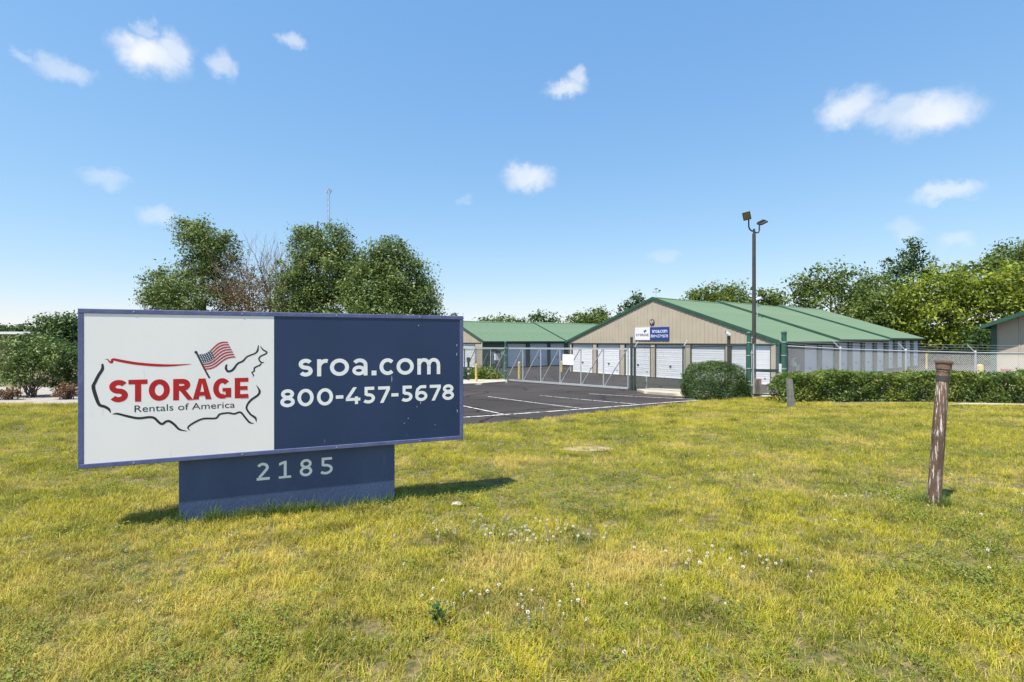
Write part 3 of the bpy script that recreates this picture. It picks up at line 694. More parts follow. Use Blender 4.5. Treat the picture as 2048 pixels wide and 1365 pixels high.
bf = MB().b2((split + .0015, FACE, SZ0 + fr), (SW - fr, .06, SZ1 - fr)).build('face_panel', M['blue'], sign, False); bf['label'] = 'navy face panel with web address and phone number'
trF = lambda x, y, z: (x, FACE - .0008 - z, y)
Z1 = lambda x, y: (140 + x / 3.7905, 600 + y / 3.7917)
Z2 = lambda x, y: (530 + x / 3.7905, 600 + y / 3.7917)
Z3 = lambda x, y: (200 + x / 2.4381, 860 + y / 2.4364)
def text_px(parent, name, letters, zf, top, bot, tr, m, tk, back=FACE, each=False, small=()):
    """letters: (char, left, right) in zoomed pixels; top and bot: two (x, y) points on the cap line and on the base line"""
    mb = MB()
    line = lambda l, x: l[0][1] + (l[1][1] - l[0][1]) * (x - l[0][0]) / (l[1][0] - l[0][0])
    for i, (ch, a, b) in enumerate(letters):
        xm = (a + b) / 2; yt, yb = line(top, xm), line(bot, xm)
        u0 = sign_uv(*zf(a, (yt + yb) / 2), back)[0]; u1 = sign_uv(*zf(b, (yt + yb) / 2), back)[0]
        v0 = sign_uv(*zf(xm, yb), back)[1]; v1 = sign_uv(*zf(xm, yt), back)[1]; h = v1 - v0
        if ch == '-': v0 += h * .36; h = h * .17 + .004
        if ch == '.': h = u1 - u0
        if each: mb = MB()
        write(mb, ch, u0, v0, u1 - u0, h, tk, tr)
        if each: mb.build(name, M[m], parent, False)
    if not each: return mb.build(name, M[m], parent, False)
text_px(wf, 'lettering', [('S', 297, 440), ('T', 443, 588), ('O', 597, 757), ('R', 782, 923), ('A', 930, 1073), ('G', 1085, 1222), ('E', 1249, 1352)], Z1,
        ((300, 609), (1350, 591)), ((300, 779), (1350, 744)), trF, 'red', .040)
text_px(bf, 'lettering', [('s', 255, 362), ('r', 395, 478), ('o', 492, 637), ('a', 660, 777), ('.', 808, 845), ('c', 868, 978), ('o', 997, 1128), ('m', 1155, 1328)], Z2,
        ((260, 448), (1325, 441)), ((260, 583), (1325, 564)), trF, 'vinyl', .034)
text_px(bf, 'lettering', [('8', 116, 226), ('0', 246, 369), ('0', 394, 516), ('-', 537, 594), ('4', 613, 723), ('5', 742, 834), ('7', 857, 947), ('-', 958, 1012), ('5', 1031, 1118), ('6', 1139, 1231), ('7', 1249, 1333), ('8', 1344, 1433)], Z2,
        ((116, 681), (1433, 640)), ((116, 817), (1433, 757)), trF, 'vinyl', .029)
def font_text(parent, body, u0, v0, width, h, tr, m, off=.0):
    cu = bpy.data.curves.new('t', 'FONT'); cu.body = body; cu.size = 1; cu.resolution_u = 4; cu.offset = off
    to = bpy.data.objects.new('t', cu); me = bpy.data.meshes.new_from_object(to)
    vx = np.array([v.co[:] for v in me.vertices]); mx, mn = vx.max(0), vx.min(0)
    for v in me.vertices:
        v.co = tr(u0 + (v.co.x - mn[0]) / (mx[0] - mn[0]) * width, v0 + v.co.y / .70 * h, 0)
    bpy.data.objects.remove(to); me.materials.clear(); me.materials.append(M[m]); me.name = 'lettering'
    return link('lettering', me, parent)
ua, va = sign_uv(*Z1(489, 852), FACE); ub, vb = sign_uv(*Z1(1250, 824), FACE); uc, vc = sign_uv(*Z1(505, 800), FACE)
font_text(wf, 'Rentals of America', ua, va, ub - ua, (vc - va), trF, 'ink', 0)
# map outline, pole and flag (traced on the white face)
def ribbon_px(pts, m, name='map_outline', base=.0):
    q = [sign_uv(*Z1(x, y), FACE) for x, y, _ in pts]; wd = [w_ * .00295 for _, _, w_ in pts]
    P, Wd = [], []
    for i in range(len(q) - 1):                       # Catmull-Rom through the traced points
        p0, p1, p2, p3 = (np.array(q[max(i-1, 0)]), np.array(q[i]), np.array(q[i+1]), np.array(q[min(i+2, len(q)-1)]))
        for s_ in range(4):
            t_ = s_ / 4; P.append(tuple(.5*((2*p1)+(-p0+p2)*t_+(2*p0-5*p1+4*p2-p3)*t_**2+(-p0+3*p1-3*p2+p3)*t_**3))); Wd.append(wd[i]*(1-t_)+wd[i+1]*t_)
    P.append(q[-1]); Wd.append(wd[-1]); mb = MB(); strip(mb, P, Wd, trF, base); return mb.build(name, M[m], wf, False)
ribbon_px([(262,450,.4),(285,452,2),(300,470,4),(318,474,5),(326,452,6),(400,466,7),(520,485,7),(680,497,7),(800,496,5),(923,487,.3)], 'red')
ribbon_px([(245,486,4),(246,525,7),(215,575,7),(190,625,7),(177,660,8),(195,730,8),(222,795,7),(262,810,7),(295,830,6),(308,858,.6)], 'ink')
ribbon_px([(320,868,.6),(360,864,5),(440,884,6),(520,898,6),(600,890,6),(640,897,6),(675,930,6),(700,942,6),(725,925,6),(752,920,6),(790,945,6),(830,983,5),(890,996,.5)], 'ink')
ribbon_px([(910,992,.6),(894,968,4),(935,935,5),(1010,902,5),(1105,898,5),(1135,868,5),(1200,858,5),(1245,865,5),(1292,853,5),(1330,895,5),(1362,930,5),(1395,938,.6)], 'ink')
ribbon_px([(1412,648,.6),(1437,690,6),(1425,722,6),(1375,758,6),(1345,795,5),(1340,828,5),(1370,870,5),(1405,895,6),(1413,928,.6)], 'ink')
ribbon_px([(1188,490,4),(1182,520,6),(1200,543,6),(1235,530,6),(1270,485,5),(1310,465,5),(1345,430,4),(1400,408,4),(1422,385,5),(1428,345,2)], 'ink')
ribbon_px([(1443,353,1.5),(1465,380,4),(1492,396,4),(1480,412,4),(1445,428,4),(1432,450,4),(1450,475,4),(1470,474,2)], 'ink')
ribbon_px([(1450,478,2),(1440,495,4),(1400,515,4),(1396,540,4),(1378,552,3),(1392,570,3),(1386,582,1)], 'ink')
ribbon_px([(957,398,4.5),(985,455,4.5),(1020,525,4.5),(1058,594,4.5)], 'ink', 'flag_pole')
mbk = MB(); ku, kv = sign_uv(*Z1(955, 398), FACE); poly2(mbk, el(ku, kv, .011, .011, 0, 340, 17), trF, .0004); mbk.build('flag_pole', M['ink'], wf, False)
def flag_pt(s_, r_):
    """s_ 0..1 along the fly, r_ 0..1 down the hoist, in zoomed pixels"""
    tl, bl = np.array((968., 412.)), np.array((1022., 530.)); tr_, br = np.array((1195., 318.)), np.array((1255., 437.))
    p = (tl * (1-s_) + tr_ * s_) * (1 - r_) + (bl * (1-s_) + br * s_) * r_
    wv = 22 * math.sin(s_ * 2 * math.pi) * (1 - .25 * r_); return Z1(p[0] + wv * .18, p[1] + wv * .8)
def flag_patch(s0, s1, r0, r1, m, z, name='flag'):
    mb = MB(); n = 12; vs_ = []
    for i in range(n + 1):
        for r_ in (r0, r1): vs_.append(trF(*sign_uv(*flag_pt(s0 + (s1 - s0) * i / n, r_), FACE), z))
    mb.add(vs_, [(2*i, 2*i+1, 2*i+3, 2*i+2) for i in range(n)]); return mb.build(name, M[m], wf, False)
for i in range(0, 13, 2): flag_patch(.42 if i < 7 else 0, 1, i / 13, (i + 1) / 13, 'red', .0003, 'flag_stripe')
flag_patch(0, .42, 0, 7 / 13, 'navy', .0006, 'flag_canton')
mb = MB()
for i in range(5):
    for j in range(6):
        u, v = sign_uv(*flag_pt(.04 + j * .068, .055 + i * .105), FACE); st = []
        for k in range(10):
            r_ = .0062 if k % 2 == 0 else .0026; st.append((u + r_ * math.sin(k * math.pi / 5), v + r_ * math.cos(k * math.pi / 5)))
        poly2(mb, st, trF, .0010)
mb.build('flag_stars', M['vinyl'], wf, False)
# scratches in the film
mb = MB(); rnd = random.Random(3)
for x, y, l in ((960, 575, 50), (1180, 770, 22), (1152, 806, 10), (1455, 335, 18), (1455, 400, 25), (1455, 830, 26), (1162, 190, 10), (1088, 895, 8), (1055, 932, 8), (1288, 945, 6)):
    a = sign_uv(*Z2(x, y), FACE); b = sign_uv(*Z2(x - rnd.uniform(-4, 9), y + l), FACE); strip(mb, [a, ((a[0]+b[0])/2+.002, (a[1]+b[1])/2), b], [.001, .004, .001], trF, .0002)
mb.build('scratch', M['vinyl'], bf, False)
PB = .062                                              # set-back of the pedestal front
pu0 = sign_uv(357.5, 980, PB)[0]; pu1 = sign_uv(789.5, 960, PB)[0]
ped = MB().b2((pu0, PB, -.35), (pu1, SD - .03, SZ0 - .002)).build('pedestal', M['ped'], sign, False, bevel=.004)
trP = lambda x, y, z: (x, PB - .0012 - z, y)
text_px(ped, 'numeral', [('2', 764, 828), ('1', 872, 932), ('8', 974, 1035), ('5', 1072, 1135)], Z3, ((765, 163), (1135, 132)), ((765, 248), (1135, 214)), trP, 'vinyl', .023, PB, True)

# ------------------------------------------------------------------ sign and fittings on the tan gable
def gable_sign():
    def uv(px, py):
        t_ = on_line(px, C0, BX); q = C0 + BX * t_; return t_, EYE - (py - CY) / F * q.y + 1.1
    u0, v1 = uv(1271, 656); u1 = uv(1339, 656)[0]; v0 = uv(1305, 680.5)[1]; v1 = uv(1305, 655)[1]; us = uv(1301, 660)[0]
    t = thing('wall_sign', 'small white and navy sign mounted high on the tan gable', 'sign', tuple(C0 + Vector((0, 0, -1.1))), BRZ)
    y = -.07; a = MB().b2((u0, y, v0), (us - .004, -.026, v1)).build('sign_panel', M['door'], t, False)
    b = MB().b2((us + .004, y, v0), (u1, -.026, v1)).build('sign_panel', M['gblue'], t, False)
    tr = lambda x, yy, z: (x, y - .004 - z, yy); mb = MB(); w = us - u0; h = v1 - v0
    for i, ch in enumerate('STORAGE'): write(mb, ch, u0 + w * (.08 + i * .123), v0 + h * .30, w * .1, h * .2, w * .028, tr)
    mb.build('lettering', M['ink'], a, False)
    mb = MB(); strip(mb, [(u0 + w*.60, v0 + h*.72), (u0 + w*.66, v0 + h*.54)], .03, tr, 0); poly2(mb, [(u0+w*.61, v0+h*.74), (u0+w*.76, v0+h*.82), (u0+w*.78, v0+h*.70), (u0+w*.64, v0+h*.6)], tr, .001); mb.build('flag', M['ink'], a, False)
    mb = MB(); x = us + (u1 - us) * .12; W_ = u1 - us
    for ch, cw in zip('sroa.com', (.08, .065, .105, .09, .03, .09, .105, .15)): write(mb, ch, x, v0 + h * .56, W_ * cw, h * (.05 if ch == '.' else .22), W_ * .019, tr); x += W_ * (cw + .012)
    x = us + W_ * .05
    for ch in '800-457-5678':
        cw = .05 if ch == '-' else .068
        write(mb, ch, x, v0 + h * (.3 if ch == '-' else .2), W_ * cw, h * (.05 if ch == '-' else .22), W_ * .014, tr); x += W_ * (cw + .011)
    mb.build('lettering', M['vinyl'], b, False)
    u, v = uv(1304.5, 644.5); t = thing('round_vent', 'round black and white emblem above the wall sign on the gable', 'emblem', tuple(C0 + Vector((0, 0, -1.1))), BRZ)
    rot = Matrix.Rotation(R(90), 3, 'X')
    MB().lathe((u, -.03, v), [(.21, 0), (.21, .035), (.17, .05)], 24, rot).build('ring', M['ink'], t, False)
    MB().lathe((u, -.082, v), [(.165, 0), (.165, .004)], 24, rot).build('disc', M['siding'], t, False)
    tr2 = lambda x, yy, z: (u + x, -.09 - z, v + yy); mb = MB()
    poly2(mb, [(-.06, .14), (.06, .14), (0, .03)], tr2, 0); poly2(mb, [(-.12, -.07), (-.03, -.03), (-.03, -.14), (-.08, -.13)], tr2, 0); poly2(mb, [(.12, -.07), (.08, -.13), (.03, -.14), (.03, -.03)], tr2, 0)
    mb.build('mark', M['ink'], t, False)
M['gblue'] = mat('bright_navy', (.02, .045, .22, 1), rough=.4)
gable_sign()
def on_roof(px, Lr):      # point on the ridge line of the main roof, front section
    o = C0 + BX * (W0 / 2); t_ = on_line(px, o, BY); return o + BY * t_
q = on_roof(1312, 0); zr = -1.1 + 2.6 + 3.05 + .12
t = thing('weather_station', 'thin weather mast with whirling cups on the green ridge', 'weather mast', (q.x, q.y, zr - .06))
MB().tube([(q.x, q.y, zr - .06), (q.x, q.y, zr + .62)], .016, 6).build('mast', M['galv'], t)
MB().tube([(q.x - .2, q.y, zr + .35), (q.x + .2, q.y, zr + .35)], .014, 6).build('crossbar', M['steel'], t)
for dx in (-.2, .2): MB().lathe((q.x + dx, q.y, zr + .33), [(.02, 0), (.06, .03), (.06, .06), (.02, .09)], 8).build('cup', M['steel'], t)
MB().lathe((q.x, q.y, zr + .55), [(.03, 0), (.12, .03), (.12, .1), (.03, .14)], 10).build('sensor', M['steel'], t)
MB().b2((q.x + .18, q.y - .01, zr + .42), (q.x + .34, q.y + .01, zr + .52)).build('vane', M['ink'], t)
# ------------------------------------------------------------------ fences and gates
def link_mesh(mb, a, b, h0, h1, pitch=.08, r=.0032):
    """chain link between ground points a and b, from height h0 to h1: two families of slanting wires"""
    d = b - a; L_ = math.hypot(d.x, d.y); H = h1 - h0; ez = Vector((0, 0, 1)); ex = d / L_; nr = Vector((-d.y, d.x, 0)).normalized()
    for s_ in (1, -1):
        k = -H
        while k < L_:
            x0, z0, x1, z1 = k, 0., k + H, H
            if x0 < 0: z0 = -x0; x0 = 0
            if x1 > L_: z1 -= x1 - L_; x1 = L_
            if x1 - x0 > .03:
                if s_ < 0: z0, z1 = H - z0, H - z1
                p = a + ex * x0 + ez * (h0 + z0); q = a + ex * x1 + ez * (h0 + z1); sd2 = (ex * -(z1 - z0) + ez * (x1 - x0)).normalized()
                off = [sd2 * r + nr * r * s_, -sd2 * r + nr * r * s_, nr * (-r) * s_]
                mb.add([p + o for o in off] + [q + o for o in off], [(0, 1, 4, 3), (1, 2, 5, 4), (2, 0, 3, 5)])
            k += pitch
def post(parent, x, y, z0, z1, r, m, name='post', cap=True):
    mb = MB().tube([(x, y, z0 - .15), (x, y, z1)], r, 12)
    o = mb.build(name, M[m], parent, smooth=False)
    if cap: MB().lathe((x, y, z1), [(r * 1.12, -.03), (r * 1.12, .015), (r * .75, .045), (r * .2, .06)], 12).build('post_cap', M[m], o)
    return o
def fence(label, nodes, m_post, m_wire, arms=True, h=1.83, r=.032, barb=True, armdir=None):
    """nodes: (x, y, top height)"""
    x, y, z = nodes[0]; t = thing('chain_link_fence', label, 'fence', (x, y, g(x, y)), group='chain link fence around the storage yard')
    for i, (x, y, z) in enumerate(nodes):
        o = post(t, x, y, min(z - h, g(x, y)), z + .02, r, m_post)
        if arms:
            tip = Vector((x + armdir[0] * .26, y + armdir[1] * .26, z + .28)); MB().tube([(x, y, z), tip], .018, 6).build('barb_arm', M['galv'], o)
    for (a, b) in zip(nodes[:-1], nodes[1:]):
        MB().tube([a, b], .022, 8).build('top_rail', M['galv' if m_wire == 'wire' else m_post], t)
        mb = MB(); A, B = Vector(a), Vector(b); zb = (A.z + B.z) / 2
        link_mesh(mb, A, B, -h + .06, -.01); mb.build('chain_link_mesh', M[m_wire], t)
        if arms and barb:
            for k in (.33, .66, 1):
                o_ = Vector((armdir[0] * .26 * k, armdir[1] * .26 * k, .28 * k)); MB().tube([A + o_, (A + B) / 2 + o_ - Vector((0, 0, .015)), B + o_], .0035, 4).build('barbed_wire', M['wire'], t)
    return t
YF = lambda px, Y, py: (at(px, Y), Y, zt(py, Y))
fr_nodes = [YF(1570, 16.9, 692.3), YF(1681, 17.2, 698.5), YF(1812, 17.5, 702.5), YF(1951, 17.8, 706), YF(2098, 18.1, 707), YF(2250, 18.4, 708)]
fence('silver chain link fence with angled barb arms behind the long hedge', fr_nodes, 'galv', 'wire', armdir=(-.85, .3))
fm = [YF(1268, 23.0, 696), YF(1366, 20.5, 694.5), YF(1494, 17.35, 691)]
fence('chain link fence run between the sliding gate and the rounded bush', fm, 'dpost', 'gwire', armdir=(.8, .2), barb=False)
# fence left of the gate
fl = [(-.55, 30.0, zt(700, 30)), (-3.0, 31.6, zt(700, 31.6)), (-5.6, 33.3, zt(700, 33.3))]
fence('chain link fence left of the sliding gate behind the low bush', fl, 'gpost', 'gwire', arms=False)

GA, GB = Vector((5.42, 23.35, 0)), Vector((-.35, 29.5, 0)); GD = (GB - GA).normalized()
def gate():
    zt0, zt1 = zt(698.5, GA.y), zt(697, GB.y); zb0, zb1 = zt(777, GA.y), zt(760, GB.y)
    t = thing('sliding_gate', 'long galvanised sliding gate with diagonal braces across the driveway', 'gate', (GA.x, GA.y, g(GA.x, GA.y)))
    L_ = (GB - GA).length; tail = 4.2
    def P(s_, top): f = s_ / L_; q = GA + GD * s_; return Vector((q.x, q.y, (zt0 * (1-f) + zt1 * f) if top else (zb0 * (1-f) + zb1 * f)))
    for top in (True, False):
        a, b = P(0, top), P(L_ + tail, top); d = (b - a); n = Vector((-GD.y, GD.x, 0)) * .035; u = Vector((0, 0, .045))
        mb = MB(); mb.prism([a + n + u, a - n + u, a - n - u, a + n - u], d); mb.build('top_rail' if top else 'bottom_rail', M['galv'], t)
    nb = 9; bay = (L_ + tail) / nb
    for i in range(nb + 1): MB().tube([P(i * bay, False), P(i * bay, True)], .03, 8).build('upright', M['galv'], t)
    for i in range(nb): MB().tube([P((i + 1) * bay - .04, False), P(i * bay + .04, True)], .026, 8).build('brace', M['galv'], t)
    for i in range(nb):
        mb = MB(); a, b = P(i * bay, False), P((i + 1) * bay, False); link_mesh(mb, a, b, .05, P(i * bay, True).z - a.z - .05, .1, .0018); mb.build('chain_link_mesh', M['wire'], t)
    for s_ in (.35 * bay, 3.4 * bay): MB().lathe(P(s_, False) - Vector((0, 0, .1)), [(.05, -.03), (.06, 0), (.05, .03)], 12, Matrix.Rotation(R(90), 3, 'X')).build('roller', M['latch'], t)
    off = Vector((-GD.y, GD.x, 0)); off = off if off.y < 0 else -off
    c = (P(on_line(1147, GA, GD), True) + P(on_line(1147, GA, GD), False)) / 2 + off * .06
    s0, s1 = on_line(1149, GA, GD), on_line(1127, GA, GD)
    a, b = GA + GD * s0 + off * .06, GA + GD * s1 + off * .06
    ts = thing('notice_board', 'blank white notice board fixed to the middle of the sliding gate', 'board', (c.x, c.y, c.z - .3))
    mb = MB(); z1_, z0_ = zt(709.5, c.y), zt(730.5, c.y); mb.prism([(a.x, a.y, z0_), (b.x, b.y, z0_), (b.x, b.y, z1_), (a.x, a.y, z1_)], off * .012); mb.build('panel', M['vinyl'], ts)
    mb = MB(); 
    for q in (a.lerp(b, .2), a.lerp(b, .8)): mb.box((q.x - off.x * .02, q.y - off.y * .02, z1_ - .08), (.04, .07, .05))
    mb.build('bracket', M['latch'], ts)
gate()
def big_post(label, px, Y, ytop, r=.055, m='gpost', bands=4, z0=None):
    x = at(px, Y); zb = g(x, Y); z1 = zt(ytop, Y); t = thing('gate_post', label, 'post', (x, Y, zb), group='gate posts')
    post(t, x, Y, zb, z1, r, m, 'shaft')
    for k in range(bands): MB().lathe((x, Y, zb + (z1 - zb) * (.25 + .6 * k / max(1, bands - 1))), [(r * 1.14, 0), (r * 1.14, .03)], 12).build('hinge_band', M['galv' if m == 'gpost' else 'latch'], t)
big_post('green gate post at the left end of the sliding gate', 1011, 29.2, 684, .06)
big_post('tall dark gate post at the right end of the sliding gate', 1263, 23.1, 676, .06, 'dpost')
big_post('shorter dark guide post just right of the tall dark gate post', 1269.5, 23.2, 698, .06, 'dpost', 2)
big_post('green gate post beside the rounded bush', 1498, 17.3, 667, .075)
big_post('thick green gate post at the left end of the long hedge', 1568, 16.85, 665.5, .08)
def walk_gate():
    a = Vector((at(1507, 17.2), 17.2, 0)); b = Vector((at(1558, 16.95), 16.95, 0)); zt_ = zt(689, 17.1); zb = zt(789, 17.1); zm = zt(741.5, 17.1)
    t = thing('pedestrian_gate', 'narrow chain link walk gate with a grey kick rail between green posts', 'gate', (a.x, a.y, g(a.x, a.y)))
    up = lambda p, z: Vector((p.x, p.y, z))
    for p in (a, b): MB().tube([up(p, zb), up(p, zt_)], .026, 10).build('upright', M['gpost' if p is b else 'galv'], t)
    MB().tube([up(a, zt_), up(b, zt_)], .024, 10).build('top_rail', M['gpost'], t); MB().tube([up(a, zb), up(b, zb)], .024, 10).build('bottom_rail', M['dpost'], t)
    d = b - a; n = Vector((-d.y, d.x, 0)).normalized() * .02
    mb = MB(); mb.prism([up(a, zm - .05) + n, up(b, zm - .05) + n, up(b, zm + .05) + n, up(a, zm + .05) + n], -2 * n); mb.build('kick_rail', M['dpost'], t)
    mb = MB(); link_mesh(mb, up(a, zb), up(b, zb), .03, zm - zb - .06); mb.build('chain_link_mesh', M['wire'], t)
    mb = MB(); link_mesh(mb, up(a, zm), up(b, zm), .06, zt_ - zm - .03); mb.build('chain_link_mesh', M['wire'], t)
    for z in (zb + .3, zt_ - .3): MB().box((a.x - .05, a.y, z), (.09, .05, .06)).build('hinge', M['galv'], t)
    mb = MB(); mb.box((b.x + .05, b.y - .05, zt(742, 16.9)), (.13, .09, .46)); o = mb.build('lock_box', M['door'], t, bevel=.008)
    MB().lathe((b.x + .05, b.y - .1, zt(742, 16.9)), [(.02, 0), (.02, .04)], 8, Matrix.Rotation(R(90), 3, 'X')).build('lock_cylinder', M['latch'], o)
walk_gate()

# ------------------------------------------------------------------ lamp pole
def lamp_pole():
    Y = 18.6; x = at(1508, Y); zb = g(x, Y); zp = zt(468, Y)
    t = thing('lamp_pole', 'tall dark bronze pole with two floodlights on a forked arm', 'lamp', (x, Y, zb))
    MB().tube([(x, Y, zb - .1), (x, Y, zp)], [.075, .062], 12).build('pole', M['bronze'], t)
    MB().box((x, Y, zb + .03), (.3, .3, .06)).build('base_plate', M['bronze'], t)
    MB().tube([(x, Y, zp - .02), (x, Y, zp + .18)], .04, 10).build('tenon', M['bronze'], t)
    k = Y / F; Q = lambda px, py, dy=0: Vector((at(px, Y), Y + dy, zt(py, Y)))
    MB().tube([Q(1508, 463), Q(1503, 462.2), Q(1499.5, 459), Q(1497.5, 454), Q(1497.4, 441)], .028, 8).build('arm', M['bronze'], t)
    MB().tube([Q(1508, 463.5), Q(1513, 466), Q(1517, 465.5), Q(1518.6, 461), Q(1518.8, 450)], .028, 8).build('arm', M['bronze'], t)
    def frame(ln, xd):                                     # lens normal, width direction
        z = -Vector(ln).normalized(); x_ = Vector(xd); x_ = (x_ - z * x_.dot(z)).normalized(); y_ = z.cross(x_); return Matrix((x_, y_, z)).transposed()
    for c, rot in ((Q(1490.5, 434, -.12), frame((-.42, -.8, -.42), (.85, -.3, .22))), (Q(1525, 445.5, .02), frame((.42, .35, -.84), (.9, 0, .42)))):
        h = MB().box(c, (.27, .30, .07), rot); hd = h.build('lamp_head', M['bronze'], t, bevel=.012)
        MB().box(c + rot @ Vector((0, 0, -.038)), (.21, .23, .008), rot).build('lens', M['lens'], hd)
        mb = MB()
        for i in range(-3, 4): mb.box(c + rot @ Vector((i * .035, .02, .05)), (.008, .2, .035), rot)
        mb.build('cooling_fins', M['bronze'], hd)
        MB().tube([c + rot @ Vector((0, 0, .03)), (Q(1497.4, 440) if c.x < x else Q(1518.8, 449))], .03, 8).build('knuckle', M['bronze'], hd)
lamp_pole()
def flood_on_roof():
    Y = 38.; q = Vector((at(1514.5, Y), Y, zt(628, Y)))
    t = thing('roof_floodlight', 'small white floodlight on a short mast rising from the green roof', 'lamp', (q.x, q.y, q.z))
    MB().tube([q - Vector((0, 0, .8)), (q.x, q.y, zt(600, Y))], .03, 8).build('mast', M['galv'], t)
    MB().tube([(q.x - .18, Y, zt(613, Y)), (q.x + .2, Y, zt(613, Y))], .03, 6).build('crossbar', M['galv'], t)
    rot = Matrix.Rotation(R(-20), 3, 'Y')
    hd = MB().box((q.x + .02, Y - .08, zt(598, Y)), (.42, .3, .16), rot).build('lamp_head', M['door'], t, bevel=.02)
    MB().box((q.x + .02, Y - .08, zt(598, Y) - .09), (.3, .22, .02), rot).build('lens', M['lens'], hd)
flood_on_roof()
def camera_post():
    Y = 20.2; x = at(1457.5, Y); zb = g(x, Y); z1 = zt(672, Y)
    t = thing('camera_post', 'slim brown post carrying a white security camera behind the rounded bush', 'camera post', (x, Y, zb))
    MB().b2((x - .05, Y - .05, zb - .1), (x + .05, Y + .05, z1)).build('post', M['bronze'], t, bevel=.006)
    rot = Matrix.Rotation(R(35), 3, 'Y'); c = Vector((x - .05, Y - .05, z1 + .08))
    hd = MB().box(c, (.2, .12, .11), rot).build('camera_body', M['door'], t, bevel=.015)
    MB().lathe(c + rot @ Vector((-.11, 0, 0)), [(.04, -.01), (.035, .02)], 12, rot @ Matrix.Rotation(R(-90), 3, 'Y')).build('camera_lens', M['ink'], hd)
camera_post()

# ------------------------------------------------------------------ bollards, posts, boxes
def bollard(label, px, ybase, ytop, r, Y=None, m='yellow'):
    p = ground_px(px, ybase) if Y is None else Vector((at(px, Y), Y, g(at(px, Y), Y)))
    z1 = zt(ytop, p.y); t = thing('bollard', label, 'bollard', tuple(p), group='yellow bollards')
    MB().lathe((p.x, p.y, 0), [(r, p.z - .1), (r, z1 - r * .7), (r * .85, z1 - r * .25), (r * .4, z1)], 14).build('pipe', M[m], t, smooth=False)
    MB().lathe((p.x, p.y, p.z - .035), [(r * 1.5, -.02), (r * 1.4, .05)], 14).build('footing', M['greyc'], t)
bollard('yellow bollard on the pale kerb in front of the low bush', 952.5, 766, 728, .065)
bollard('yellow bollard behind the left bays of the sliding gate', 1038.5, 758, 724, .085)
bollard('yellow bollard behind the notice board on the gate', 1123, 744, 722, .09)
bollard('thin yellow bollard far off at the end of the tan building', 1853, 738, 707, .07)
bollard('stout yellow bollard beside the green corner trim of the right building', 1960.5, 0, 729, .11, 21.5)
